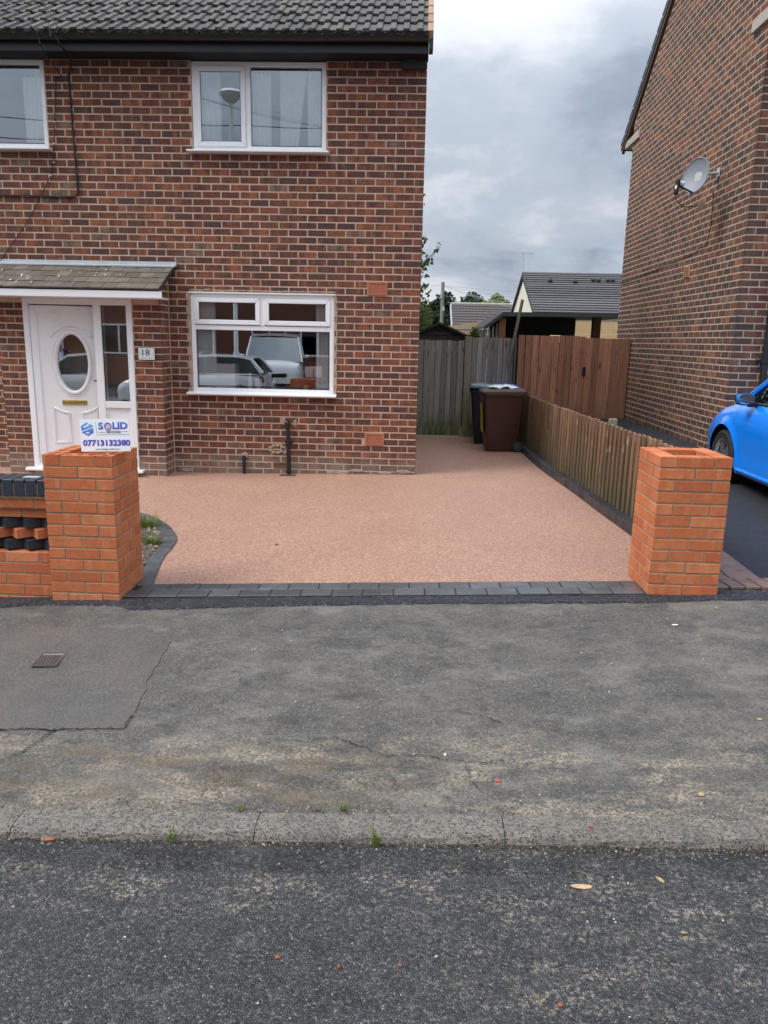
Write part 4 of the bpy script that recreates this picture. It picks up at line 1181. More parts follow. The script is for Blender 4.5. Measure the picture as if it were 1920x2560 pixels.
# ---------------------------------------------------------------- the neighbour's house
NX, NY, NB = 3.745, 9.50, 2.617
nb = empty('neighbour_house', (5.5, 12.2, 0.2), 'dark brown brick gable house with satellite dish beside the blue car', 'house')
RID, RSL = 7.62, 0.70
def verge(y): return RID - RSL*abs(y-12.25)
wm = MB()
wm.prism([(NX+0.004, NY+0.004, -0.4), (NX+0.004, 15.0, -0.4), (NX+0.004, 15.0, verge(15.0)-0.12), (NX+0.004, 12.25, RID-0.12), (NX+0.004, NY+0.004, verge(NY)-0.12)][::-1], (0.25, 0, 0))
wm.box(NX+0.254, 9.8, NY+0.004, NY+0.25, -0.4, verge(NY)-0.15)
wm.box(NX+0.254, 9.8, 14.75, 15.0, -0.4, verge(15.0)-0.15)
wm.build('wall', M['nmortar'], nb)
VENT = (-11.50, -11.30, 2.62, 2.78)
bl = wall_bricks(-15.0, -NY, -NY, 0, 0.3, 7.3, NB, [VENT], lambda u, z, L: ((NX+0.004, -u, z), -PI/2, L, BH))
bl = [b for b in bl if b[0][2]+0.06 < verge(b[0][1] - (0.10 if b[0][1] < 12.25 else -0.10)) - 0.10]
bl += wall_bricks(-5.6, -NX, -NX, 1, 0.0, 5.3, NB, [], lambda u, z, L: ((-u, NY+0.004, z), 0.0, L, BH))
lay(nb, bl, M['nbrick'], 300, seed=21, inview=lambda c: c[0] < 4.1 and c[1] < 15.0 and c[2] < 5.3 and c[2] > 0.95)
# roof: slope slabs, barge edge and stone kneelers
r = MB()
for sg in (-1, 1):
    y0, y1 = 12.25, 12.25+sg*3.35
    r.prism([(NX-0.06, y0, RID+0.02), (NX-0.06, y1, RID+0.02-RSL*3.35), (NX-0.06, y1, RID-0.08-RSL*3.35), (NX-0.06, y0, RID-0.08)], (6.2, 0, 0))
nroof = r.build('roof', M['slate'], nb)
b = MB()
for sg in (-1, 1):
    y1 = 12.25+sg*3.32
    b.prism([(NX-0.045, 12.25, RID-0.08), (NX-0.045, y1, RID-0.08-RSL*3.32), (NX-0.045, y1, RID-0.16-RSL*3.32), (NX-0.045, 12.25, RID-0.16)], (0.05, 0, 0))
b.build('barge_board', M['bark'], nroof)
for y0, y1 in ((14.55, 15.42), (9.08, 9.95)):
    k = MB(); z1 = min(verge(y0), verge(y1)); k.prism([(NX-0.03, y0, z1-0.22), (NX-0.03, y1, z1-0.22), (NX-0.03, y1, z1-0.10), (NX-0.03, y0, z1-0.08)], (0.2, 0, 0))
    k.build('kneeler', M['concrete'], nb, bevel=0.006)
for i in range(15):     # tile edges stepping up the verge
    for sg in (-1, 1):
        t = MB(); u0 = i*0.225; yy = 12.25+sg*(3.36-u0)
        t.box(NX-0.066, NX+0.02, -0.12, 0.12, -0.03, 0.004)
        t.build('verge_tile', M['slate'], nroof, world=T(0, yy-sg*0.1, verge(yy-sg*0.1)+0.035) @ Matrix.Rotation(-sg*(math.atan(RSL)-0.06), 4, 'X'))
# vent, drainpipe, cables
v = MB()
for i in range(6): v.prism([(NX-0.012, 11.305, 2.625+i*0.026), (NX-0.012, 11.495, 2.625+i*0.026), (NX+0.02, 11.495, 2.640+i*0.026), (NX+0.02, 11.305, 2.640+i*0.026)], (0, 0, 0.008))
v.box(NX-0.012, NX+0.02, 11.30, 11.31, 2.62, 2.78); v.box(NX-0.012, NX+0.02, 11.49, 11.50, 2.62, 2.78)
v.build('vent_grille', plain('buff_vent', (0.46, 0.26, 0.14), 0.7), nb)
p = MB(); p.tube([(4.115, 9.43, 0.2), (4.115, 9.43, 5.0)], 0.038, 14)
dp = p.build('drainpipe', M['black'], nb, smooth=True)
p = MB(); p.lathe([(0.038, -0.03), (0.05, -0.028), (0.05, 0.028), (0.038, 0.03)], (4.115, 9.43, 1.53), (0, 0, 1), 14); p.box(4.03, 4.20, 9.46, 9.50, 1.515, 1.545); p.build('pipe_clip', M['black'], dp)
p = MB(); xx = NX-0.010
p.tube([(xx, 10.66, 3.62), (xx, 10.62, 3.2), (xx, 10.72, 2.98), (xx, 11.2, 2.92), (xx, 12.2, 2.88), (xx, 13.6, 2.82), (xx, 15.0, 2.80)], 0.0048, 6)
p.build('cable', M['cable'], nb, smooth=True)

# satellite dish
ds = empty('satellite_dish', (NX-0.02, 10.56, 3.83), 'grey satellite dish with black receiver arm fixed to the dark brick gable', 'satellite dish')
nrm = Vector((-0.80, -0.56, 0.16)).normalized()
sx = nrm.cross(Vector((0, 0, 1))).normalized(); sy = sx.cross(nrm).normalized()
if sy.z < 0: sy = -sy
dc = Vector((3.33, 10.18, 3.715))
d = MB(); rows = []
for i in range(9):
    rr = i/8
    rows.append([dc + sx*(0.178*rr*math.cos(2*PI*k/40)) + sy*(0.205*rr*math.sin(2*PI*k/40)) + nrm*(0.055*(rr*rr-1)) for k in range(41)])
d.grid(rows)
rim = [dc + sx*(0.178*math.cos(2*PI*k/40)) + sy*(0.205*math.sin(2*PI*k/40)) for k in range(41)]
d.tube(rim, 0.007, 6, False)
d.build('reflector', M['dish'], ds, smooth=True, weld=False)
for a in (-0.03, 0.05):
    b = MB(); b.lathe([(0, 0.004), (0.006, 0.003), (0.006, 0)], dc+sx*a-sy*0.01-nrm*0.053, nrm, 8); b.build('bolt', M['matteblack'], ds)
back = dc - nrm*0.07
b = MB(); b.obox(back, sx*0.05, sy*0.05, nrm*0.02); b.tube([back, Vector((3.52, 10.42, 3.77)), Vector((3.62, 10.52, 3.80)), Vector((3.735, 10.55, 3.82))], 0.02, 8)
b.build('mount_arm', M['lampgrey'], ds, smooth=False)
b = MB(); b.box(3.725, NX-0.002, 10.52, 10.60, 3.77, 3.88); b.build('wall_plate', M['lampgrey'], ds, bevel=0.004)
lo = dc - sy*0.205
lnb = dc + nrm*0.27 - sy*0.17
b = MB(); b.tube([lo - nrm*0.02, lnb - sy*0.03], 0.011, 8); b.build('receiver_arm', M['matteblack'], ds)
b = MB(); b.tube([lnb, lnb-nrm*0.07+sy*0.012], [0.026, 0.03], 12); b.build('feed_horn', M['bagwhite'], ds, smooth=True)
b = MB(); b.obox(lnb+nrm*0.025-sy*0.055, sx*0.026, sy*0.085, nrm*0.022); b.build('receiver', M['matteblack'], ds, bevel=0.008, seg=2)
b = MB(); b.obox(lnb+nrm*0.046-sy*0.06-sx*0.004, sx*0.012, sy*0.022, nrm*0.0015); b.build('receiver_label', M['paperbit'], ds)
b = MB(); q0 = lnb+nrm*0.02-sy*0.14
b.tube([q0, q0+Vector((0.02, 0.03, -0.06)), q0+Vector((0.16, 0.18, -0.11)), Vector((3.50, 10.40, 3.40)), Vector((3.68, 10.58, 3.52)), Vector((3.73, 10.66, 3.62))], 0.005, 6)
b.build('dish_cable', M['cable'], ds, smooth=True)

# ---------------------------------------------------------------- gate pillars and garden wall
def solid_brick(L, Wd, H, mat, seed, holes=False):
    q = random.Random(seed); m_ = MB()
    if not holes:
        m_.box(-L/2, L/2, -Wd/2, Wd/2, -H/2, H/2)
        me = m_.mesh('brick', mat, bevel=0.0022)
    else:
        x0, x1, y0, y1, zt, zb = -L/2, L/2, -Wd/2, Wd/2, H/2, -H/2
        m_.add([(x0,y0,zb),(x1,y0,zb),(x1,y1,zb),(x0,y1,zb),(x0,y0,zt),(x1,y0,zt),(x1,y1,zt),(x0,y1,zt)], [(0,3,2,1),(0,1,5,4),(1,2,6,5),(2,3,7,6),(3,0,4,7)])
        nx, ny = (3, 1)
        for i in range(nx):
            cx0, cx1 = x0+L*i/nx, x0+L*(i+1)/nx; cx = (cx0+cx1)/2
            N = 16; ho = [(cx+0.021*math.cos(2*PI*k/N+PI/N), 0.024*math.sin(2*PI*k/N+PI/N)) for k in range(N)]
            sqr = []
            for k in range(N):
                t = 2*PI*k/N+PI/N; a, b = math.cos(t), math.sin(t)
                s = min((cx1-cx)/abs(a) if abs(a) > 1e-6 else 9, (y1)/abs(b) if abs(b) > 1e-6 else 9)
                sqr.append((cx+a*s, b*s))
            m_.add([(x, y, zt) for x, y in ho] + [(x, y, zt) for x, y in sqr], [(k, N+k, N+(k+1) % N, (k+1) % N) for k in range(N)])
            for px, py in ((cx0, y0), (cx1, y0), (cx0, y1), (cx1, y1)):
                near = sorted(range(N), key=lambda k: (sqr[k][0]-px)**2+(sqr[k][1]-py)**2)[:2]
                m_.add([(sqr[near[0]][0], sqr[near[0]][1], zt), (sqr[near[1]][0], sqr[near[1]][1], zt), (px, py, zt)], [(0, 1, 2)])
            m_.add([(x, y, zt) for x, y in ho] + [(x, y, zb+0.004) for x, y in ho], [(k, (k+1) % N, N+(k+1) % N, N+k) for k in range(N)])
        me = m_.mesh('brick', mat)
    uv = me.uv_layers.new(name='UVMap')
    for p in me.polygons:
        nn = p.normal
        for li in p.loop_indices:
            c = me.vertices[me.loops[li].vertex_index].co
            uv.data[li].uv = (c.y, c.z) if abs(nn.x) > 0.7 else ((c.x, c.z) if abs(nn.y) > 0.7 else (c.x, c.y))
    return me
OB = [solid_brick(0.215, 0.1025, 0.065, M['orange'], i) for i in range(2)]
OBH = solid_brick(0.215, 0.1025, 0.065, M['orange'], 1, True)
def pillar(x0, y0, z0, n, label, holes, twist=0.0, flip=0, group='new brick gate pillars'):
    e = empty('gate_pillar', (x0+0.22, y0+0.22, z0), label, 'pillar', group)
    q = random.Random(int(x0*100)+50)
    base = T(x0+0.22, y0+0.22, z0) @ RZ(twist)
    for k in range(n):
        z = k*0.075+0.0325
        me0 = OBH if (holes and k == n-1) else None
        rot = ((k+flip) % 2 == 0)
        spots = [(-0.1125, -0.16875, 0), (0.1125, -0.16875, 0), (-0.1125, 0.16875, 0), (0.1125, 0.16875, 0), (-0.16875, 0, PI/2), (0.16875, 0, PI/2)]
        for (a, b, r_) in spots:
            if rot: a, b, r_ = -b, a, r_+PI/2
            inst('brick', me0 or q.choice(OB), e, base @ T(a+q.uniform(-.0012, .0012), b+q.uniform(-.0012, .0012), z+q.uniform(-.0012, .0012)) @ RZ(r_+q.uniform(-.006, .006)) @ Matrix.Rotation(q.uniform(-.004, .004), 4, 'Y'))
    m_ = MB(); h = n*0.075-0.022; o, i = 0.2168, 0.122
    m_.box(-o, o, -o, -i, -0.05, h); m_.box(-o, o, i, o, -0.05, h); m_.box(-o, -i, -i, i, -0.05, h); m_.box(i, o, -i, i, -0.05, h)
    m_.build('mortar', M['omortar'], e, world=base)
    return e
pillar(-2.306, 4.632, -0.022, 13, 'orange brick gate pillar with holed top, sign standing in it', True, 0.0, 0)
pillar(1.512, 4.742, 0.128, 12, 'orange brick gate pillar in front of the blue car', False, 0.012, 1)

gw = empty('garden_wall', (-3.3, 4.75, 0), 'low orange brick garden wall with black coping and dog-tooth band', 'wall')
x_r = -2.318
q = random.Random(33)
wx0 = -4.6
core = MB()
core.box(wx0, x_r+0.01, 4.693, 4.83, -0.1, 0.292); core.box(wx0, x_r+0.01, 4.80, 4.83, 0.292, 0.53); core.box(wx0, x_r+0.01, 4.7135, 4.83, 0.53, 0.588); core.box(wx0, x_r+0.01, 4.6835, 4.83, 0.585, 0.652)
core.box(wx0, x_r+0.01, 4.672, 4.84, 0.652, 0.676); core.box(wx0, x_r+0.01, 4.667, 4.845, 0.676, 0.748)
core.build('mortar', M['omortar'], gw)
def course(z, y, off):
    x = x_r-off
    while x > wx0:
        L_ = 0.215 if x+0 < x_r-0.001 or off == 0 else 0.215
        inst('brick', q.choice(OB), gw, T(x-0.1075, y+0.05125, z+0.0325+q.uniform(-.001, .001)) @ RZ(q.uniform(-.005, .005)))
        x -= 0.225
    if off > 0.05:
        inst('brick', OB[0], gw, T(x_r-off/2+0.005, y+0.05125, z+0.0325) @ Matrix.Diagonal(((off-0.01)/0.215, 1, 1, 1)))
for i, z in enumerate((0.228, 0.153, 0.078, 0.003, -0.072)): course(z, 4.69, 0.09 if i % 2 == 0 else 0.20)
course(0.590, 4.68, 0.09)
course(0.520, 4.71, 0.195)
# dog-tooth courses laid at 45 degrees
hb = {}
for nm, mt in (('r', M['orange']), ('b', M['bluebrick'])):
    hb[nm] = solid_brick(0.1025, 0.1025, 0.064, mt, 2)
for z, nm, sh in ((0.449, 'b', 0.0), (0.378, 'r', 0.068), (0.305, 'b', 0.0)):
    x = x_r-0.02-sh
    while x > wx0:
        inst('brick', hb[nm], gw, T(x, 4.695+0.0725, z+0.0325) @ RZ(PI/4+q.uniform(-.03, .03)))
        x -= 0.1365
# coping: black bricks on edge
cme = solid_brick(0.065, 0.215, 0.1025, M['bluebrick'], 4)
x = x_r-0.034+0.02
while x > wx0:
    inst('coping_brick', cme, gw, T(x, 4.66+0.1075, 0.672+0.05125+q.uniform(-.001, .001)) @ RZ(q.uniform(-.008, .008)))
    x -= 0.0755
mm = MB(); blob_y = 0
mm.box(-2.50, -2.40, 4.74, 4.80, 0.7745, 0.7765); mm.build('mortar_smear', M['lead'], gw)

# sign board
sg = empty('sign_board', (-1.92, 4.70, 0.94), 'white contractor sign board on a short stake in the holed pillar', 'sign')
SW = T(-1.9275, 4.700, 1.066) @ Matrix.Rotation(-rad(2.0), 4, 'Y') @ Matrix.Rotation(-rad(3), 4, 'X')
b = MB(); b.box(-0.157, 0.157, 0, 0.004, -0.101, 0.101); b.build('board', M['signwhite'], sg, world=SW)
b = MB(); b.box(-0.004, 0.018, 0.005, 0.022, -0.20, 0.06); b.build('stake', M['palewood'], sg, world=SW)
def grad(name, c1, c2, z0, z1, axis=2):
    a = NT(name, 0.4); z = a.sep(a.co('Object'))[axis]
    mr = a.n('ShaderNodeMapRange'); a.set(mr.inputs[0], z); mr.inputs[1].default_value = z0; mr.inputs[2].default_value = z1
    a.col(a.mix(mr.outputs[0], c1, c2)); return a.m
M['logo'] = grad('logo_ink', (0.10, 0.07, 0.50), (0.05, 0.36, 0.90), -0.02, 0.08)
M['inkviolet'] = plain('violet_ink', (0.095, 0.075, 0.45), 0.45, 0.05)
M['inkblue'] = grad('blue_violet_ink', (0.12, 0.08, 0.42), (0.10, 0.20, 0.75), -0.016, 0.016, 1)
M['inkpeach'] = plain('peach_ink', (0.68, 0.50, 0.60), 0.5)
S = 0.3142/1285.0      # picture pixels of the board to metres
def bp(x, y): return ((x-115-645)*S, (590-y)*S)
lg = MB()
def poly(mb, pts, y=-0.0008):
    bm_ = [bp(*p) for p in pts]
    mb.add([(x, y, z) for x, z in bm_], [tuple(range(len(bm_)))])
blue = [[(155, 355), (300, 263), (345, 290), (205, 372), (168, 372)], [(155, 360), (205, 368), (205, 400), (240, 398), (168, 468)], [(205, 400), (385, 300), (425, 322), (215, 440), (168, 468)], [(385, 300), (468, 352), (465, 372), (330, 452), (200, 452)], [(160, 462), (465, 360), (465, 375), (165, 475)]]
blue = [[(155, 355), (300, 263), (343, 288), (200, 375), (200, 388), (232, 392), (168, 468), (162, 462)], [(200, 395), (388, 300), (466, 350), (466, 368), (172, 470), (168, 440)]]
for p in blue: poly(lg, p)
pur = [[(170, 500), (466, 402), (466, 440), (245, 518), (330, 560), (330, 606), (172, 522)], [(330, 606), (330, 560), (398, 515), (300, 520), (345, 490), (470, 452), (472, 520)]]
for p in pur: poly(lg, p)
lg.build('logo', M['logo'], sg, world=SW)
lw = MB(); poly(lw, [(205, 385), (375, 325), (392, 345), (225, 405)], -0.0014); lw.build('logo_gap', M['signwhite'], sg, world=SW)
def stext(name, body, cx, cy, hgt, width, mat, off=0.0):
    x, z = bp(cx, cy); text_mesh(name, body, hgt*S/0.70, mat, sg, SW @ T(x, -0.0008, z) @ FACE, off, width=width*S)
stext('lettering', 'S', 665, 365, 165, 125, M['inkblue'], 0.0022)
stext('lettering', 'LID', 1165, 360, 165, 390, M['inkblue'], 0.0022)
x, z = bp(848, 365)
ring = MB(); ring.tube([(x+0.0205*math.cos(2*PI*i/32), -0.0008, z+0.0205*math.sin(2*PI*i/32)) for i in range(33)], 0.0028, 6, False); ring.build('letter_ring', M['inkviolet'], sg, world=SW)
ring = MB(); ring.add([(x, -0.0007, z)]+[(x+0.019*math.cos(2*PI*i/24), -0.0007, z+0.019*math.sin(2*PI*i/24)) for i in range(24)], [(0, 1+i, 1+(i+1) % 24) for i in range(24)]); ring.build('letter_disc', M['inkpeach'], sg, world=SW)
stext('lettering', 'GROUND', 990, 512, 62, 385, M['inkdark'], 0.0004)
stext('lettering', 'DRIVEWAYS, PATIOS & LANDSCAPING', 990, 576, 20, 780, M['inkpale'])
stext('phone_number', '07713132380', 790, 793, 140, 1225, M['inkviolet'], 0.0020)
stext('web_address', 'www.solidgrounduk.com', 800, 945, 36, 625, M['inkdark'])
ru = MB()
for a, b_, y in ((605, 775, 515), (1205, 1375, 505)): poly(ru, [(a, y-5), (b_, y-5), (b_, y+5), (a, y+5)])
poly(ru, [(535, 265), (541, 265), (560, 605), (554, 605)])
ru.build('rule', M['inkdark'], sg, world=SW)

# ---------------------------------------------------------------- edging and pavers
ed = empty('driveway_edging', (0, 4.9, 0.07), 'charcoal block paver edging across the driveway mouth', 'edging')
pv = MB(); pv.box(-0.0985, 0.0985, -0.0635, 0.0635, -0.06, 0); pme = pv.mesh('paver', M['paver'], bevel=0.004)
q = random.Random(14)
for row in range(2):
    for i in range(21):
        x = -2.02 + 0.2015*i + (0.1 if row else 0)
        yc = YP(x)+0.0665+row*0.1325
        if x < -1.80 and row: continue
        if x > 1.62: continue
        inst('paver', pme, ed, T(x, yc, PV(x, 4.7)+0.0145+q.uniform(-.0015, .0015)) @ RZ(0.022+q.uniform(-.005, .005)) @ Matrix.Rotation(-0.034, 4, 'Y'))
jb = MB(); xs3 = fr(-2.2, 1.75, 20)
jb.grid([[(x, YP(x)-0.004, PV(x, 4.7)+0.0090) for x in xs3], [(x, YP(x)+0.268, PV(x, 4.7)+0.0090) for x in xs3]])
jb.build('joint_bed', M['matteblack'], ed)
def spline(pts, step):
    """points every step along a smooth curve through pts"""
    P = [Vector((*p, 0)) for p in pts]; dense = []
    for i in range(len(P)-1):
        p0, p1, p2, p3 = P[max(i-1, 0)], P[i], P[i+1], P[min(i+2, len(P)-1)]
        for k in range(20):
            t = k/20
            dense.append(0.5*((2*p1)+(-p0+p2)*t+(2*p0-5*p1+4*p2-p3)*t*t+(-p0+3*p1-3*p2+p3)*t*t*t))
    dense.append(P[-1]); out = [dense[0]]; acc = 0
    tot = sum((b-a).length for a, b in zip(dense[:-1], dense[1:])); step = tot/max(1, round(tot/step))-1e-6
    for a, b in zip(dense[:-1], dense[1:]):
        d = (b-a).length
        while acc+d >= step:
            k = (step-acc)/d; a = a.lerp(b, k); out.append(a); d = (b-a).length; acc = 0
        acc += d
    return out
ce = empty('bed_edging', (-1.95, 5.9, 0), 'curved charcoal paver edging around the planting bed', 'edging')
def edging_run(parent, pts, step, wd, z_of, top, th, mat, side=1, gap=0.003, nm='paver', seed=1):
    q = random.Random(seed); P = spline(pts, step)
    for i in range(len(P)-1):
        a, b = P[i], P[i+1]
        t0 = (P[min(i+1, len(P)-1)]-P[max(i-1, 0)]).normalized(); t1 = (P[min(i+2, len(P)-1)]-P[i]).normalized()
        n0, n1 = Vector((-t0.y, t0.x, 0))*side, Vector((-t1.y, t1.x, 0))*side
        d = (b-a).normalized()*gap/2
        za, zb_ = z_of(a.x, a.y)+top+q.uniform(-.0015, .0015), z_of(b.x, b.y)+top+q.uniform(-.0015, .0015)
        c = [a+d, b-d, b-d+n1*wd, a+d+n0*wd]
        m_ = MB(); m_.add([(v.x, v.y, z-th) for v, z in zip(c, (za, zb_, zb_, za))]+[(v.x, v.y, z) for v, z in zip(c, (za, zb_, zb_, za))], [(0,3,2,1),(4,5,6,7),(0,1,5,4),(1,2,6,5),(2,3,7,6),(3,0,4,7)])
        m_.build(nm, mat, parent, bevel=0.003)
CURVE = [(-1.748, 4.93), (-1.80, 5.15), (-1.851, 5.378), (-1.90, 5.62), (-1.921, 5.885), (-1.978, 6.207), (-2.135, 6.562), (-2.357, 6.905), (-2.647, 7.209), (-3.1, 7.45), (-3.8, 7.55)]
edging_run(ce, CURVE[:5], 0.20, 0.105, G, 0.016, 0.07, M['paver'], 1, 0.003, 'paver', 3)
edging_run(ce, CURVE[4:], 0.098, 0.112, G, 0.016, 0.07, M['paver'], 1, 0.004, 'paver', 4)
# planting bed: soil, stones, grass tufts
sb = bmesh.new(); q = random.Random(17)
P = spline(CURVE, 0.08)
inner = []
for i, p in enumerate(P):
    t = (P[min(i+1, len(P)-1)]-P[max(i-1, 0)]).normalized(); inner.append(p+Vector((-t.y, t.x, 0))*0.10)
rows = []
for p in inner:
    n = 14; rows.append([(p.x+(-4.2-p.x)*(k/n)**1.3, p.y, G(p.x, p.y)+0.008+q.uniform(-.006, .012)*(k > 0)) for k in range(n+1)])
mbs = MB(); mbs.grid(rows); tag(mbs.build('planting_bed', M['soil'], smooth=False), kind='structure')
def pebbles(name, spots, rmin, rmax, mats, seed, zf, parent=None):
    q = random.Random(seed); m_ = MB()
    for (x, y) in spots:
        r = q.uniform(rmin, rmax); z = zf(x, y); a = q.uniform(0, 6.28); n = 6; m_.cur = q.randrange(len(mats))
        top = [(x+r*0.55*math.cos(a+2*PI*i/n)*q.uniform(.7, 1.2), y+r*0.45*math.sin(a+2*PI*i/n)*q.uniform(.7, 1.2), z+r*q.uniform(.45, .75)) for i in range(n)]
        low = [(x+r*math.cos(a+2*PI*i/n)*q.uniform(.8, 1.2), y+r*0.8*math.sin(a+2*PI*i/n)*q.uniform(.8, 1.2), z-r*0.1) for i in range(n)]
        m_.add(top+low, [tuple(range(n))]+[(i, n+i, n+(i+1) % n, (i+1) % n) for i in range(n)])
    o = m_.build(name, mats, parent); o['kind'] = 'stuff'
    return o
M['stonea'] = plain('stone_grey', (0.16, 0.15, 0.135), 0.9, 0.3, 60); M['stoneb'] = plain('stone_buff', (0.32, 0.27, 0.20), 0.9, 0.3, 60); M['stonec'] = plain('stone_pale', (0.55, 0.53, 0.48), 0.9, 0.2, 60)
sp = []
for i in range(150):
    p = q.choice(inner[4:30]); sp.append((p.x-abs(q.gauss(0, 0.11))-0.01, p.y+q.uniform(-.05, .05)))
pebbles('bed_stones', sp, 0.008, 0.026, [M['stonea'], M['stoneb'], M['soil']], 3, lambda x, y: G(x, y)+0.008)
def tuft(cx, cy, zf, n, h, spread, seed, mat=None, name='grass_tuft', label=None, cat='grass', group=None):
    q = random.Random(seed); V, F, A = [], [], []
    many = cx if isinstance(cx, list) else None
    items = [(c[0], c[1], c[3], c[4]) for c in many for _ in range(c[2])] if many else [(cx, cy, h, spread)]*n
    for cx, cy, h, spread in items:
        a = q.uniform(0, 2*PI); r = abs(q.gauss(0, spread)); x, y = cx+r*math.cos(a), cy+r*math.sin(a); z = zf(x, y)-0.003
        hh = h*q.uniform(0.5, 1.15); w = hh*0.045+0.0012; ln = q.uniform(0.1, 0.75)*hh; b = a+q.uniform(-.8, .8)
        dx, dy = math.cos(b), math.sin(b); px, py = -dy*w, dx*w; k = len(V)
        V += [(x-px, y-py, z), (x+px, y+py, z), (x+px*.8+dx*ln*.35, y+py*.8+dy*ln*.35, z+hh*.6), (x-px*.8+dx*ln*.35, y-py*.8+dy*ln*.35, z+hh*.6), (x+dx*ln, y+dy*ln, z+hh*q.uniform(.8, 1))]
        F += [(k, k+1, k+2, k+3), (k+3, k+2, k+4)]; A += [q.random()]*2
    me = bpy.data.meshes.new(name); me.from_pydata(V, [], F); me.materials.append(mat or M['blade'])
    me.attributes.new('rnd', 'FLOAT', 'FACE').data.foreach_set('value', A)
    o = put(bpy.data.objects.new(name, me))
    return tag(o, kind='stuff') if many else tag(o, label, cat, group)
gz = lambda x, y: G(x, y)+0.008
tuft([(-2.40, 6.62, 150, .10, .10), (-2.55, 6.78, 120, .09, .10), (-2.12, 6.02, 120, .075, .05), (-2.30, 6.12, 110, .055, .11), (-2.28, 6.4, 50, .035, .12)], 0, gz, 0, 0, 0, 1, name='bed_grass')
tw = MB(); tw.tube([(-2.28, 5.50, 0.035), (-2.20, 5.52, 0.05), (-2.13, 5.55, 0.03)], 0.008, 6); tag(tw.build('twig', M['palewood']), 'bent pale twig lying on the planting bed', 'twig')

re = empty('side_edging', (1.75, 8.6, 0.06), 'dark raised edging blocks along the foot of the low fence', 'edging')
EDG = [(1.66, 12.55), (1.672, 11.6), (1.672, 10.831), (1.691, 9.901), (1.766, 8.448), (1.808, 7.299), (1.851, 6.331), (1.87, 5.2)]
edging_run(re, EDG, 0.20, 0.128, G, 0.098, 0.15, M['darkpaver'], 1, 0.0025, 'edging_block', 9)
# neighbour's block edging
ne = empty('neighbour_edging', (2.4, 5.0, 0.14), 'reddish brindle block edging at the mouth of the neighbouring drive', 'edging')
pv = MB(); pv.box(-0.0985, 0.0985, -0.0485, 0.0485, -0.06, 0); nme = pv.mesh('paver', M['brindle'], bevel=0.004)
q = random.Random(15)
for i in range(26):
    x = 2.02+0.1015*i
    inst('paver', nme, ne, T(x, 4.963, PV(x, 4.9)+0.024) @ RZ(PI/2+0.12+q.uniform(-.01, .01)) @ Matrix.Rotation(q.uniform(-.01, .01), 4, 'Y'))
for i in range(9):
    for c in range(2):
        inst('paver', nme, ne, T(2.05+c*0.205, 5.115+i*0.1015, NG(2.05+c*0.205, 5.115+i*0.1015)+0.017) @ Matrix.Rotation(-0.034, 4, 'Y') @ RZ(q.uniform(-.01, .01)))

# ---------------------------------------------------------------- low boundary fence
lf = empty('low_fence', (1.9, 9, 0.05), 'low weathered paling fence between the pink driveway and the neighbouring drive', 'fence')
q = random.Random(41)
def fx(y): return interp([5.2, 6.331, 7.299, 8.448, 9.901, 10.831, 11.6, 12.9], [1.985, 1.966, 1.923, 1.881, 1.806, 1.787, 1.787, 1.78], y)
def ftop(y): return interp([5.2, 6.2, 12.5, 14], [0.945, 0.932, 0.875, 0.86], y)
pal = []
for k in range(4):
    m_ = MB(); r_ = random.Random(k)
    m_.prism([(0.011, -0.036, 0), (0.011, 0.036, 0), (0.011, 0.036, 0.99+r_.uniform(-.01, .01)), (0.011, 0.02, 1.0), (0.011, -0.036, 0.995)], (-0.022, 0, 0))
    pal.append(m_.mesh('paling', M['fencewood'], bevel=0.002))
y = 5.24
while y < 13.7:
    z0 = G(fx(y), y)+0.06; h = ftop(y)-z0+q.uniform(-.008, .008)
    inst('paling', q.choice(pal), lf, T(fx(y)-0.012+q.uniform(-.003, .003), y, z0) @ RZ(q.uniform(-.03, .03)+math.atan((fx(y)-fx(y+.1))/.1)) @ Matrix.Rotation(q.uniform(-.008, .008), 4, 'X') @ Matrix.Diagonal((1, 1, h, 1)))
    y2 = y+0.066
    inst('paling', q.choice(pal), lf, T(fx(y2)+0.052, y2, z0) @ RZ(q.uniform(-.02, .02)) @ Matrix.Diagonal((1, 1, h-0.01, 1)))
    y += 0.132
for z in (0.22, 0.72):
    m_ = MB()
    for a, b in zip(fr(5.2, 13.7, 12)[:-1], fr(5.2, 13.7, 12)[1:]):
        m_.prism([(fx(a)+0.005, a, G(fx(a), a)+z), (fx(b)+0.005, b, G(fx(b), b)+z), (fx(b)+0.040, b, G(fx(b), b)+z), (fx(a)+0.040, a, G(fx(a), a)+z)], (0, 0, 0.07))
    m_.build('rail', M['fencewood'], lf)
for y, dz in ((5.5, 0.0), (7.9, 0.03), (10.6, -.03), (13.4, -.03)):
    m_ = MB(); m_.box(fx(y)+0.07, fx(y)+0.145, y-0.0375, y+0.0375, 0, ftop(y)+dz); m_.build('post', M['postwood'], lf, bevel=0.004)

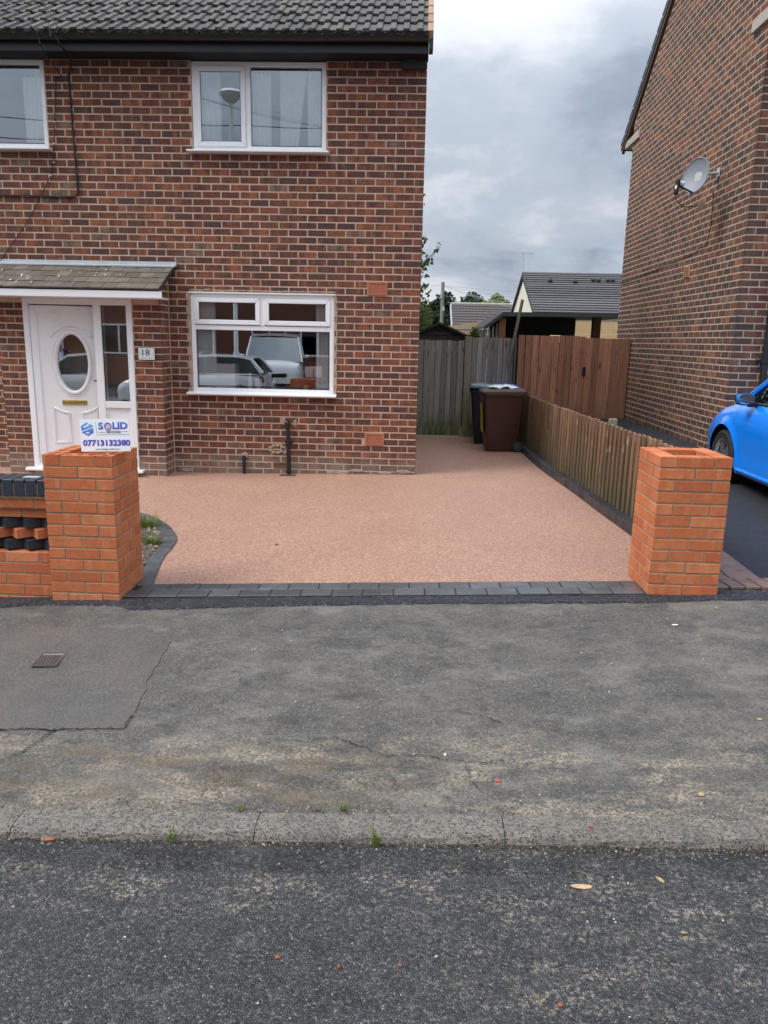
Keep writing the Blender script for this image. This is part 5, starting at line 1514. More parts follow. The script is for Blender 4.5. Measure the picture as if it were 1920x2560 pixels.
# ---------------------------------------------------------------- back gate and fences
def boards(parent, x0, x1, y, z0, z1, wd, mat, th=0.018, gap=0.007, seed=1, dz=0.006, over=0.0):
    q = random.Random(seed); n = max(1, round((x1-x0)/wd)); w = (x1-x0)/n
    x = x0
    cuts = [x0]+[x0+w*(i+1)+q.uniform(-.012, .012) for i in range(n-1)]+[x1]
    for a, b in zip(cuts[:-1], cuts[1:]):
        m_ = MB(); zt = z1+q.uniform(-dz, dz); m_.box(0, b-a-gap, 0, th, 0, zt-z0)
        m_.build('board', mat, parent, bevel=0.0025, world=T(a+gap/2, y+q.uniform(-.009, .009), z0) @ Matrix.Rotation(q.uniform(-.004, .004), 4, 'Y'))
gt = empty('back_gate', (0.45, 14.2, -0.05), 'grey weathered board gate beside the house wall', 'gate')
boards(gt, 0.03, 0.845, 14.2, -0.02, 1.69, 0.102, M['greywood'], seed=3)
for z in (0.25, 0.95, 1.5):
    m_ = MB(); m_.box(0.03, 0.84, 14.222, 14.26, z, z+0.09); m_.build('ledge', M['greywood'], gt)
st = MB(); st.box(-0.05, 0.80, 14.10, 14.24, -0.1, -0.028); st.build('threshold', M['concrete'], gt)
gp = MB(); gp.box(0.862, 0.985, 14.17, 14.27, -0.12, 1.765)
tag(gp.build('gate_post', M['postwood'], bevel=0.006), 'pale greenish timber post between the grey gate and grey fence panel', 'post')
gf = empty('grey_fence', (1.37, 14.2, -0.05), 'grey weathered board fence panel behind the bins', 'fence')
boards(gf, 0.99, 1.745, 14.205, -0.08, 1.752, 0.098, M['greywood'], seed=8, dz=0.005)
m_ = MB(); m_.box(1.748, 1.785, 14.16, 14.20, -0.05, 1.77); m_.build('end_batten', M['postwood'], gf, bevel=0.003)
for z in (0.3, 1.4):
    m_ = MB(); m_.box(0.99, 1.745, 14.226, 14.27, z, z+0.08); m_.build('rail', M['greywood'], gf)
bf = empty('brown_fence', (2.38, 13.95, 0.2), 'brown stained board fence panel next to the grey panel', 'fence')
boards(bf, 1.79, 2.965, 13.95, -0.05, 1.808, 0.112, M['brownwood'], seed=5, th=0.022)
for z in (0.5, 1.5):
    m_ = MB(); m_.box(1.79, 2.96, 13.976, 14.02, z, z+0.08); m_.build('rail', M['brownwood'], bf)
bg_ = empty('brown_gate', (3.35, 13.95, 0.25), 'brown stained board gate against the dark brick gable', 'gate')
boards(bg_, 2.972, 3.63, 13.95, 0.22, 1.780, 0.105, M['brownwood'], seed=6, th=0.022)
m_ = MB(); m_.box(3.636, 3.73, 13.93, 14.02, 0.2, 1.79); m_.build('gate_post', M['brownwood'], bg_, bevel=0.004)
m_ = MB(); m_.box(2.93, 3.0, 13.974, 14.06, -0.05, 1.78); m_.build('slam_post', M['brownwood'], bg_)
m_ = MB(); m_.box(2.935, 2.985, 13.925, 13.948, 1.13, 1.28); m_.build('latch', M['matteblack'], bg_, bevel=0.003)
for z in (0.4, 1.5):
    m_ = MB(); m_.box(2.98, 3.63, 13.976, 14.02, z, z+0.08); m_.build('ledge', M['brownwood'], bg_)
pp = MB(); pp.tube([(1.655, 14.10, 1.30), (1.835, 14.12, 2.42)], 0.028, 4)
tag(pp.build('leaning_stake', M['postwood']), 'grey timber stake leaning up above the fence in front of the carport', 'stake')

# ---------------------------------------------------------------- wheelie bins
def wheelie(name, loc, rz, bodym, lidm, label, lid_tilt=0.0, sticker=None, s=1.0):
    """240 litre bin: local y depth (wheels at +y), z up"""
    e = empty(name, loc, label, 'bin', 'wheelie bins by the back fence', rz)
    wld = WM[e.name] @ Matrix.Diagonal((s, s, s, 1))
    def P(nm, mb, mat, **k): return mb.build(nm, mat, e, world=wld, **k)
    def ring(z, hx, y0, y1, r=0.05):
        pts = []
        for cx, cy, a0 in ((hx-r, y1-r, 0), (-hx+r, y1-r, 90), (-hx+r, y0+r, 180), (hx-r, y0+r, 270)):
            for k in range(5):
                a = rad(a0+k*22.5); pts.append((cx+r*math.cos(a), cy+r*math.sin(a), z))
        return pts
    b = MB(); rings = [ring(0.02, 0.215, -0.26, 0.24), ring(0.05, 0.225, -0.27, 0.25), ring(0.45, 0.25, -0.31, 0.285), ring(0.93, 0.278, -0.355, 0.325), ring(0.94, 0.30, -0.375, 0.345, 0.06), ring(0.985, 0.30, -0.375, 0.345, 0.06)]
    n = 20
    b.add([p for r in rings for p in r], [(i*n+k, i*n+(k+1) % n, (i+1)*n+(k+1) % n, (i+1)*n+k) for i in range(len(rings)-1) for k in range(n)] + [tuple(range(n))[::-1]])
    P('body', b, bodym, smooth=True)
    l = MB(); lr = [ring(0.0, 0.305, -0.39, 0.35, 0.06), ring(0.035, 0.30, -0.385, 0.345, 0.06), ring(0.075, 0.25, -0.32, 0.29, 0.07), ring(0.088, 0.15, -0.2, 0.18, 0.08)]
    l.add([p for r in lr for p in r], [(i*n+k, i*n+(k+1) % n, (i+1)*n+(k+1) % n, (i+1)*n+k) for i in range(len(lr)-1) for k in range(n)] + [tuple((len(lr)-1)*n+k for k in range(n))])
    hinge = T(0, 0.34, 0.985) @ Matrix.Rotation(lid_tilt, 4, 'X') @ T(0, -0.34, 0)
    l.build('lid', lidm, e, smooth=True, world=wld @ hinge)
    h = MB(); h.tube([(-0.24, 0.33, 0.95), (-0.24, 0.41, 0.985), (0.24, 0.41, 0.985), (0.24, 0.33, 0.95)], 0.016, 8); P('handle', h, bodym, smooth=True)
    for sx in (-1, 1):
        w = MB(); w.lathe([(0, -0.024), (0.085, -0.024), (0.097, -0.014), (0.097, 0.014), (0.085, 0.024), (0, 0.024)], (sx*0.245, 0.245, 0.098), (1, 0, 0), 24)
        wo_ = P('wheel', w, M['rubber'], smooth=True)
        r = MB(); r.lathe([(0.062, 0), (0.062, 0.004), (0.052, 0.006), (0.052, 0)], (sx*(0.245+0.0245), 0.245, 0.098), (sx, 0, 0), 24)
        for k in range(6):
            a = 2*PI*k/6; r.obox((sx*0.271, 0.245+0.033*math.cos(a), 0.098+0.033*math.sin(a)), (0.002, 0, 0), (0, 0.022*math.cos(a), 0.022*math.sin(a)), (0, -0.005*math.sin(a), 0.005*math.cos(a)))
        r.lathe([(0, 0.007), (0.014, 0.006), (0.014, 0)], (sx*(0.245+0.0245), 0.245, 0.098), (sx, 0, 0), 12)
        P('rim', r, M['greylid'])
    a = MB(); a.tube([(-0.24, 0.245, 0.098), (0.24, 0.245, 0.098)], 0.011, 8); P('axle', a, M['matteblack'])
    if sticker:
        k = MB(); k.add([(-0.15, -0.330, 0.32), (0.15, -0.330, 0.32), (0.15, -0.362, 0.80), (-0.15, -0.362, 0.80)], [(0, 1, 2, 3)]); P('sticker', k, M['yellow'])
    return e
bz = G(1.38, 12.0)
wheelie('wheelie_bin', (1.37, 12.20, bz), -PI/2+rad(3), M['binbrown'], M['binbrown'], 'brown wheelie bin seen from its side, wheel towards the fence', 0.03, True, 0.93)
wheelie('wheelie_bin', (1.27, 13.25, G(1.2, 13.2)), -PI/2-rad(2), M['navy'], M['greylid'], 'navy wheelie bin with grey lid behind the brown bin', -0.06, None, 0.93)
wheelie('wheelie_bin', (1.50, 13.82, G(1.4, 13.7)), 0.12, M['navy'], M['bluelid'], 'blue lidded wheelie bin almost hidden behind the brown bin', 0.0, None, 0.93)
# flattened packaging lying on the brown bin
bb = MB(); q = random.Random(4)
rows = []
for j in range(9):
    rows.append([(1.13+0.055*i+q.uniform(-.008, .008), 12.02+0.045*j+q.uniform(-.008, .008), bz+0.995+0.020*math.sin(i*1.7+j)*math.sin(PI*i/9)+0.03*math.sin(PI*i/9)*math.sin(PI*j/8)+q.uniform(0, .008)) for i in range(9)])
bb.grid(rows)
tag(bb.build('plastic_bag', M['bagwhite'], smooth=True), 'crumpled white plastic packaging lying on the brown bin lid', 'bag')

# ---------------------------------------------------------------- cars
def car(name, loc, rz, paintm, label, cfg, cat='car', group=None):
    e = empty(name, loc, label, cat, group, rz)
    wld = WM[e.name]
    def P(nm, mb, mat, parent=None, **k): return mb.build(nm, mat, parent or e, world=wld, **k)
    Y0, Y1 = cfg['y']; wy = cfg['wheels']; wr, ar = cfg['wr'], cfg['ar']
    ys = sorted(set([round(v, 4) for v in fr(Y0, Y1, 60)] + [round(c+ar*math.cos(PI*k/14), 4) for c in wy for k in range(15)]))
    def top(y): return interp(cfg['top'][0], cfg['top'][1], y)
    def hw(y): return interp(cfg['hw'][0], cfg['hw'][1], y)
    def bot(y):
        b = cfg['sill'] + interp(cfg['bump'][0], cfg['bump'][1], y)
        for c in wy:
            if abs(y-c) < ar: b = max(b, wr+math.sqrt(ar*ar-(y-c)**2))
        return b
    nr, ncr = 10, 7
    sec = []
    for y in ys:
        w, zt, zb = hw(y), top(y), bot(y); row = []
        zb = min(zb, zt-0.01)
        for i in range(nr+1):
            z = zb+(zt-zb)*i/nr; t = (z-cfg['sill'])/max(0.05, zt-cfg['sill'])
            k = interp([0, 0.08, 0.22, 0.45, 0.70, 0.78, 0.90, 1.0], [0.955, 0.985, 0.972, 0.992, 1.0, 0.985, 0.955, 0.90], t)
            flare = 0.0
            for c in wy:
                d = math.hypot(y-c, z-wr)
                if d < ar+0.08: flare = max(flare, 0.018*(1-(d-ar)/0.08))
            row.append((-(w*k+flare), y, z))
        xe = w*0.90; cr = interp(cfg['crown'][0], cfg['crown'][1], y)
        for i in range(1, ncr+1):
            x = xe*(1-i/ncr); row.append((-x, y, zt+cr*(1-(x/xe)**2)**0.8))
        row += [(-x, yy, z) for x, yy, z in row[::-1][1:]]
        sec.append(row)
    b = MB(); b.grid(sec)
    b.add(sec[-1], [tuple(range(len(sec[-1])))]); b.add(sec[0], [tuple(range(len(sec[0])))[::-1]])
    body = P('body', b, paintm, smooth=True, weld=True)
    # black floor pan and arches
    f = MB(); f.box(-hw(0)*0.93, hw(0)*0.93, Y0+0.25, Y1-0.25, cfg['sill']-0.02, cfg['sill']+0.02)
    for c in wy:
        for s in (-1, 1):
            f.add([(s*0.50, c+(ar+0.02)*math.cos(PI*k/16), wr-0.05+(ar+0.05)*math.sin(PI*k/16)) for k in range(17)]+[(s*hw(c)*0.97, c+(ar+0.015)*math.cos(PI*k/16), wr+(ar+0.012)*math.sin(PI*k/16)) for k in range(17)], [(k, k+1, 18+k, 17+k) for k in range(16)])
            f.add([(s*0.50, c+(ar+0.02)*math.cos(PI*k/16), wr-0.05+(ar+0.05)*math.sin(PI*k/16)) for k in range(17)], [tuple(range(17))])
    P('underbody', f, M['matteblack'])
    # greenhouse
    gy, gz = cfg['gh']     # side outline: front base, front top, rear top, rear base
    def ghw(z): return interp([gz[0], max(gz)], [cfg['gw'][0], cfg['gw'][1]], z)
    m = len(gy); g = MB()
    L_ = [(-ghw(z), y, z) for y, z in zip(gy, gz)]; R_ = [(-x, y, z) for x, y, z in L_]
    g.add(L_, [tuple(range(m))]); g.add(R_, [tuple(range(m))[::-1]])
    P('side_glass', g, cfg.get('sidem') or M['carglass'])
    ws = MB(); 
    ws.grid([[(-ghw(gz[0])+2*ghw(gz[0])*i/8, gy[0]+0.16*math.sin(PI*i/8), gz[0]+0.0) for i in range(9)], [(-ghw(gz[1])+2*ghw(gz[1])*i/8, gy[1]+0.08*math.sin(PI*i/8), gz[1]) for i in range(9)]])
    P('windscreen', ws, M['carglass'], smooth=True)
    rw = MB(); rw.add([L_[-1], R_[-1], R_[-2], L_[-2]], [(0, 1, 2, 3)]); P('rear_window', rw, M['carglass'])
    rf = MB(); rows = []
    for y, z in list(zip(gy, gz))[1:-1]:
        w = ghw(z)+0.012; rows.append([(-w+2*w*i/8, y+(0.08*math.sin(PI*i/8) if y == gy[1] else 0), z+0.012+0.035*math.sin(PI*i/8)) for i in range(9)])
    rf.grid(rows); P('roof', rf, paintm, smooth=True)
    for s in (-1, 1):
        pl = MB()
        def pt(i): return Vector((s*(ghw(gz[i])+0.008), gy[i], gz[i]))
        pl.tube([pt(0)+Vector((0, 0.02, -0.01)), pt(1)], [0.034, 0.028], 6); pl.tube([pt(i) for i in range(1, m-1)], 0.028, 6); pl.tube([pt(m-2), pt(m-1)], [0.05, 0.07], 6)
        P('roof_pillar', pl, paintm, smooth=True)
    for yb in cfg['bpil']:
        for s in (-1, 1):
            bp_ = MB(); zt_ = interp(gy[::-1], gz[::-1], yb)
            bp_.obox((s*(ghw((gz[0]+zt_)/2)+0.004), yb, (gz[0]+zt_)/2), (0.008, 0, 0), (0, 0.04, 0), (-s*(cfg['gw'][0]-cfg['gw'][1])/2*(zt_-gz[0])/max(0.1, max(gz)-gz[0]), 0, (zt_-gz[0])/2))
            P('door_pillar', bp_, M['trim'])
    for s in (-1, 1):
        bt = MB(); bt.tube([(s*(cfg['gw'][0]+0.012), y, gz[0]+0.006) for y in fr(gy[-1]+0.1, gy[0]-0.1, 6)], 0.012, 6); P('belt_trim', bt, M['trim'])
    for c in wy:
        for s in (-1, 1):
            xw = s*(hw(c)-0.085)
            t = MB(); t.lathe([(wr-0.10, -0.085), (wr-0.03, -0.092), (wr-0.006, -0.075), (wr, -0.04), (wr, 0.04), (wr-0.006, 0.072), (wr-0.03, 0.09), (wr-0.095, 0.084), (wr-0.11, 0.05)], (xw, c, wr), (s, 0, 0), 32)
            wh = P('wheel', t, M['rubber'], smooth=True)
            r = MB(); r.lathe([(wr-0.092, 0.082), (wr-0.105, 0.084), (wr-0.115, 0.05), (wr-0.12, -0.05)], (xw, c, wr), (s, 0, 0), 32)
            for k in range(10):
                a = 2*PI*(k//2)/5+(0.2 if k % 2 else -0.2); ca, sa = math.cos(a), math.sin(a); rr = (wr-0.105)
                r.obox((xw+s*0.058, c+ca*rr*0.55, wr+sa*rr*0.55), (s*0.012, 0, 0), (0, ca*rr*0.48, sa*rr*0.48), (0, -sa*0.016, ca*0.016))
            r.lathe([(0, 0.072), (0.035, 0.07), (0.045, 0.05), (0.06, 0.03)], (xw, c, wr), (s, 0, 0), 16)
            P('rim', r, M['alloy'], wh, smooth=False)
            d = MB(); d.lathe([(0, 0.0), (wr-0.115, 0.0)], (xw, c, wr), (s, 0, 0), 24); P('brake_disc', d, M['matteblack'], wh)
    for s in (-1, 1):
        mm_ = MB(); mx, my, mz = cfg['mirror']
        rings = [[(s*(mx+0.10*math.cos(2*PI*k/14)), my+dy, mz+0.062*math.sin(2*PI*k/14)+0.01*math.cos(2*PI*k/14)) for k in range(14)] for dy in (0,)]
        base = []
        for dy, sc2 in ((-0.045, 0.88), (-0.03, 1.0), (0.03, 0.92), (0.065, 0.66), (0.08, 0.3)):
            base.append([(s*(mx+0.088*sc2*math.copysign(abs(math.cos(2*PI*k/16))**0.7, math.cos(2*PI*k/16))), my+dy, mz+0.058*sc2*math.copysign(abs(math.sin(2*PI*k/16))**0.7, math.sin(2*PI*k/16))) for k in range(17)])
        mm_.grid(base); mo = P('door_mirror', mm_, paintm, smooth=True)
        g_ = MB(); g_.add(base[0][:-1], [tuple(range(16))]); P('mirror_glass', g_, plain('mirror_'+name+str(s), (0.8, 0.82, 0.84), 0.05, 0.0, 5, 0.5, 1.0), mo)
        g_ = MB(); g_.obox((s*(mx-0.10), my, mz-0.06), (0.06, 0, 0.0), (0, 0.03, 0), (s*0.0, 0, 0.02)); P('mirror_stalk', g_, M['trim'], mo)
        g_ = MB(); rr = [(x*1.02 - s*0.02*0.02, y_-0.002, z) for x, y_, z in base[1]]; g_.tube(rr, 0.006, 6, False); P('mirror_surround', g_, M['trim'], mo)
    # seams
    sm_ = MB()
    for ysm in cfg['seams']:
        for s in (-1, 1):
            for i in range(12):
                z0, z1 = cfg['sill']+0.08+(top(ysm)-cfg['sill']-0.08)*i/12, cfg['sill']+0.08+(top(ysm)-cfg['sill']-0.08)*(i+1)/12
                def X(z):
                    t = (z-cfg['sill'])/(top(ysm)-cfg['sill']); return hw(ysm)*interp([0, 0.08, 0.22, 0.45, 0.70, 0.78, 0.90, 1.0], [0.955, 0.985, 0.972, 0.992, 1.0, 0.985, 0.955, 0.90], t)+0.0015
                sm_.add([(s*X(z0), ysm-0.0025, z0), (s*X(z0), ysm+0.0025, z0), (s*X(z1), ysm+0.0025, z1), (s*X(z1), ysm-0.0025, z1)], [(0, 1, 2, 3)])
    P('door_seam', sm_, M['matteblack'])
    for s in (-1, 1):
        hl = MB(); yl, zl = cfg['lamp']; hl.lathe([(0.0, 0.05), (0.06, 0.045), (0.11, 0.02), (0.125, -0.05)], (s*hw(yl)*0.78, yl, zl), (s*0.35, 0.9, 0.25), 20); P('headlight', hl, M['alloy'], smooth=True)
        tl = MB(); yt, zt_ = cfg['tail']; tl.obox((s*hw(yt)*0.90, yt, zt_), (0.10, -0.02, 0), (0.0, 0.05, 0), (0, 0.02, 0.085)); P('tail_light', tl, M['amber'], bevel=0.02, seg=2)
    for s in (-1, 1):
        sl_ = MB(); sl_.tube([(s*(hw(y)*0.972+0.004), y, cfg['sill']+0.045) for y in fr(wy[1]+ar+0.03, wy[0]-ar-0.03, 10)], 0.022, 8); P('sill_trim', sl_, paintm, smooth=True)
    gr = MB(); gy0 = cfg['grille']; gr.box(-0.42, 0.42, gy0[0]-0.02, gy0[0], gy0[1], gy0[2]); P('grille', gr, M['grille'], bevel=0.01)
    gr = MB(); gr.box(-0.55, 0.55, gy0[0]-0.02, gy0[0]+0.006, cfg['sill']+0.05, cfg['sill']+0.18); P('lower_grille', gr, M['grille'], bevel=0.01)
    return e
HATCH = dict(y=(-1.985, 1.985), wheels=(1.155, -1.315), wr=0.30, ar=0.36, sill=0.19,
    top=([-1.985, -1.93, -1.75, -0.5, 0.75, 1.0, 1.4, 1.7, 1.88, 1.95, 1.985], [0.62, 0.92, 0.97, 0.945, 0.915, 0.895, 0.81, 0.715, 0.62, 0.55, 0.45]),
    hw=([-1.985, -1.9, -1.6, -1.2, 1.2, 1.5, 1.72, 1.87, 1.95, 1.985], [0.62, 0.74, 0.815, 0.84, 0.84, 0.832, 0.79, 0.70, 0.60, 0.50]),
    bump=([-1.985, -1.8, 1.8, 1.985], [0.10, 0.0, 0.0, 0.06]), crown=([-1.985, 0.7, 1.0, 1.7, 1.985], [0.02, 0.03, 0.07, 0.06, 0.02]),
    gh=([0.92, 0.22, -0.5, -1.35, -1.62, -1.93], [0.915, 1.37, 1.43, 1.39, 1.33, 0.98]), gw=(0.755, 0.57), bpil=(-0.32,), mirror=(0.895, 0.58, 0.968), seams=(0.93, -0.30), lamp=(1.66, 0.62), tail=(-1.90, 0.82), grille=(1.985, 0.42, 0.55))
car('blue_hatchback', (4.155, 7.235, NG(3.4, 8.0)-0.035), rad(0), M['bluepaint'], 'bright blue hatchback parked on the neighbouring drive', HATCH)

# ---------------------------------------------------------------- beyond the back fence
def foliage(name, blobs, n, size, mat, seed, parent=None, droop=0.0, flat=0.35):
    """leaves scattered through lumpy volumes: blobs are (centre, radii)"""
    q = random.Random(seed); V, F, A = [], [], []
    wts = [b[1][0]*b[1][1]*b[1][2] for b in blobs]
    for i in range(n):
        c, r = q.choices(blobs, wts)[0]
        d = Vector((q.gauss(0, 1), q.gauss(0, 1), q.gauss(0, 1))).normalized()*(q.random()**0.45)
        p = Vector(c)+Vector((d.x*r[0], d.y*r[1], d.z*r[2]))
        t = Vector((q.gauss(0, 1), q.gauss(0, 1), q.gauss(0, flat)-droop)).normalized()
        s = t.cross(Vector((q.gauss(0, 1), q.gauss(0, 1), q.gauss(0, 1)))).normalized()
        l = size*q.uniform(0.6, 1.4); w = l*q.uniform(0.28, 0.42); k = len(V); nn = t.cross(s)*l*0.12
        V += [p-t*l*0.5, p+s*w-nn, p+t*l*0.5, p-s*w-nn]
        F += [(k, k+1, k+2), (k, k+2, k+3)]
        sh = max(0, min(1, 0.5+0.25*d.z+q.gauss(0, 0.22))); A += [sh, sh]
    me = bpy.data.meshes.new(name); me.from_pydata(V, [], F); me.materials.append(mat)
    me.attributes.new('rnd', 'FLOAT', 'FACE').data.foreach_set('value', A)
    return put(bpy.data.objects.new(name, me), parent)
def tree(name, base, top, blobs, n, size, mat, seed, label, group=None, r0=0.12, droop=0.0, cat='tree'):
    e = empty(name, base, label, cat, group); q = random.Random(seed+1)
    b, t = Vector(base), Vector(top); tr_ = MB()
    tr_.tube([b, b.lerp(t, .35)+Vector((q.uniform(-.1, .1), q.uniform(-.1, .1), 0)), b.lerp(t, .7), t], [r0, r0*.8, r0*.5, r0*.15], 8)
    for c, r in blobs:
        s = b.lerp(t, q.uniform(.4, .8)); c = Vector(c); tr_.tube([s, s.lerp(c, .5)+Vector((0, 0, .05)), c], [r0*.4, r0*.25, r0*.06], 5)
    tr_.build('trunk', M['bark'], e, smooth=True)
    o = foliage('crown', blobs, n, size, mat, seed, e, droop)
    return e
q = random.Random(77)
# leafy tree standing just behind the house, its twigs showing past the corner
tb = [((-0.75, 18.2, 3.2), (0.55, .7, 0.9)), ((-0.5, 18.0, 2.3), (0.6, .7, 0.6)), ((-0.8, 18.2, 4.3), (0.5, .6, 0.8)), ((0.02, 17.9, 3.30), (0.22, .25, 0.35)), ((0.05, 17.9, 2.72), (0.24, .25, 0.26)), ((0.14, 17.9, 3.05), (0.12, .18, 0.16)),
      ((0.0, 17.9, 3.75), (0.16, .2, 0.25)), ((-0.02, 17.9, 4.12), (0.15, .2, 0.16)), ((0.22, 17.9, 3.42), (0.10, .12, 0.12)), ((0.40, 17.9, 3.68), (0.10, .12, 0.10)), ((0.20, 17.9, 2.55), (0.12, .15, 0.18)), ((-0.02, 17.9, 4.66), (0.14, .15, 0.14)), ((-0.03, 17.9, 5.25), (0.09, .1, 0.10))]
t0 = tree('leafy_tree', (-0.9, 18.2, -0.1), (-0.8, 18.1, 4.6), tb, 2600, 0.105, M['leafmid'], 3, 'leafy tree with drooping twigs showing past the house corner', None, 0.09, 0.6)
tw = MB(); tw.tube([(0.0, 17.9, 3.15), (0.22, 17.9, 3.42), (0.44, 17.9, 3.74)], [0.012, 0.008, 0.004], 5); tw.tube([(-0.3, 18, 4.0), (0.03, 17.9, 4.1)], [0.01, 0.004], 5); tw.build('twig', M['bark'], t0)
sb_ = [((-0.25, 18.6, 1.9), (0.5, .4, 0.45)), ((0.10, 18.6, 2.30), (0.30, .3, 0.35)), ((0.18, 18.6, 1.75), (0.26, .3, 0.40)), ((0.05, 18.6, 1.2), (0.4, .4, 0.7)), ((-0.1, 18.6, 2.62), (0.18, .2, 0.2))]
tree('shrub', (0.0, 18.6, -0.15), (0.0, 18.6, 2.4), sb_, 3200, 0.06, M['leaflight'], 5, 'yellow green shrub between the house corner and the dark trees', None, 0.05, 0.2, 'shrub')
for i, (bx, hw_, zt, lab) in enumerate(((0.7, 1.5, 4.4, 'dark distant tree behind the telegraph pole'), (2.15, 1.4, 5.1, 'dark distant tree with a pointed top beside the telegraph pole'), (3.4, 1.6, 5.2, 'dark distant tree rising above the middle of the tiled roof'), (4.5, 1.0, 4.85, 'small dark distant tree between two taller crowns'))):
    bl_ = [((bx+q.uniform(-.6, .6)*hw_, 60+q.uniform(-1, 1), zt*k), (hw_*w*1.15, 1.0, zt*0.2)) for k, w in ((0.25, 1.0), (0.42, 1.0), (0.58, .9), (0.72, .75), (0.84, .55))] + [((bx+q.uniform(-.9, .9)*hw_, 60, zt*q.uniform(.55, .85)), (hw_*.35, .6, zt*.1)) for _ in range(5)]
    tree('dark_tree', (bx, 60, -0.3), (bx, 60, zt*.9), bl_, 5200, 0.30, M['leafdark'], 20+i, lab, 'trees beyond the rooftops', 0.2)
bl_ = [((5.4, 58, 3.9), (1.1, .8, .8)), ((5.9, 58, 4.3), (.8, .7, .6)), ((5.65, 58, 4.75), (.45, .5, .35)), ((6.6, 58, 3.8), (.6, .6, .6)), ((4.9, 58, 3.7), (.6, .6, .5))]
tree('pale_tree', (5.6, 58, -0.3), (5.7, 58, 4.4), bl_, 3400, 0.26, M['leafpale'], 31, 'paler green distant tree beside the cream gable', 'trees beyond the rooftops', 0.18)

# telegraph pole and its wires
tp = empty('telegraph_pole', (1.352, 45, -0.3), 'timber telegraph pole above the shed roof', 'pole')
m_ = MB(); m_.tube([(1.353, 45, -0.3), (1.351, 45, 4.90)], [0.115, 0.095], 12); m_.build('pole', M['polegrey'], tp, smooth=True)
m_ = MB(); m_.obox((1.28, 44.9, 4.20), (0.05, 0, 0), (0, .05, 0), (0, 0, .16)); m_.obox((1.42, 44.9, 3.45), (0.06, 0, 0), (0, .05, 0), (0, 0, .12)); m_.build('bracket', M['lampgrey'], tp)
for i, (b_, sag) in enumerate((((8.5, 44, 4.25), 0.05), ((8.5, 42, 3.75), 0.15), ((8.5, 40, 3.05), 0.25), ((8.5, 38, 2.75), 0.3), ((-4.0, 45, 4.6), 0.05))):
    m_ = MB(); a_ = Vector((1.352, 45, 4.72)); b2 = Vector(b_)
    m_.tube([a_.lerp(b2, k/14)-Vector((0, 0, sag*4*(k/14)*(1-k/14))) for k in range(15)], 0.011, 5); m_.build('wire', M['wire'], tp)

# two roofs behind
bu = empty('bungalow', (8, 31, -0.2), 'cream gabled bungalow with a long dark tiled roof and roof vents', 'house')
bx0, bx1, ry, rz_, ey, ez = 4.10, 13.0, 32.0, 4.33, 28.0, 2.62
m_ = MB(); m_.prism([(bx0+0.06, 36.0, -0.3), (bx0+0.06, 36.0, 2.6), (bx0+0.06, ry, rz_-0.06), (bx0+0.06, ey+0.2, 2.6), (bx0+0.06, ey+0.2, -0.3)], (bx1-bx0, 0, 0)); m_.build('wall', M['cream'], bu)
rl = MB(); rl.add([(bx0, ry, rz_), (bx1, ry, rz_), (bx1, 36.2, 2.5), (bx0, 36.2, 2.5)], [(0, 1, 2, 3)]); rl.add([(bx0, ry, rz_-.01), (bx1, ry, rz_-.01), (bx1, ey, ez-.01), (bx0+0.0, ey, ez-.01)], [(3, 2, 1, 0)])
brf = rl.build('roof', M['slate'], bu)
N_ = 18; sl = Vector((0, ry-ey, rz_-ez)); L2 = sl.length; sl.normalize(); nn = Vector((0, -sl.z, sl.y))
for i in range(N_):
    m_ = MB(); a_ = Vector((0, ey, ez))+sl*(L2*i/N_)
    pts = [a_+nn*0.052, a_+sl*(L2/N_)+nn*0.016, a_+sl*(L2/N_)-nn*0.01, a_+sl*0.06-nn*0.01, a_+sl*0.05+nn*0.028, a_+nn*0.030]
    m_.prism([(bx0-0.02, p.y, p.z) for p in pts], (bx1-bx0, 0, 0)); m_.build('tile_course', M['slate'], brf)
m_ = MB(); m_.tube([(bx0-0.02, ry, rz_+0.02), (bx1, ry, rz_+0.02)], 0.07, 8); m_.build('ridge', M['slate'], brf)
for px_, dn in ((5.05, 4.0), (6.0, 4.2), (6.72, 3.4), (6.92, 3.5), (7.28, 3.4), (7.47, 3.4), (7.82, 4.3)):
    p = Vector((px_, ry, rz_))-sl*(L2/N_)*dn+nn*0.06
    m_ = MB(); m_.lathe([(0.085, 0), (0.085, 0.07), (0.05, 0.10), (0, 0.105)], p, nn, 12); m_.build('roof_vent', M['felt'], brf, smooth=True)
m_ = MB(); m_.prism([(bx0-0.03, ry, rz_+.02), (bx0-0.03, ey, ez+.02), (bx0-0.03, ey, ez-.10), (bx0-0.03, ry, rz_-.11)], (0.03, 0, 0)); m_.prism([(bx0-0.03, ry, rz_+.02), (bx0-0.03, 36.2, 2.52), (bx0-0.03, 36.2, 2.40), (bx0-0.03, ry, rz_-.11)], (0.03, 0, 0)); m_.build('barge_board', M['felt'], brf)
an = empty('roof_aerial', (4.09, 32, 4.3), 'thin television aerial on the bungalow gable', 'aerial')
m_ = MB(); m_.tube([(4.13, 32, 4.2), (4.08, 32, 5.14)], 0.018, 6); m_.build('mast', M['lampgrey'], an)
m_ = MB(); m_.tube([(4.0, 32, 5.13), (4.50, 32, 5.12)], 0.012, 6)
for k in range(6): m_.tube([(4.02+k*0.08, 31.9, 5.13), (4.02+k*0.08, 32.1, 5.13)], 0.006, 4)
m_.build('antenna_rods', M['lampgrey'], an)
r2 = empty('tiled_bungalow', (4.5, 43, -0.2), 'low brown tiled roof behind the shed and dark trees', 'house')
x0, x1 = 1.80, 9.0
m_ = MB(); m_.prism([(x0+.08, 44.5, -0.3), (x0+.08, 44.5, 3.3), (x0+.08, 41.0, 1.9), (x0+.08, 41.0, -0.3)], (x1-x0, 0, 0)); m_.build('wall', M['concrete'], r2)
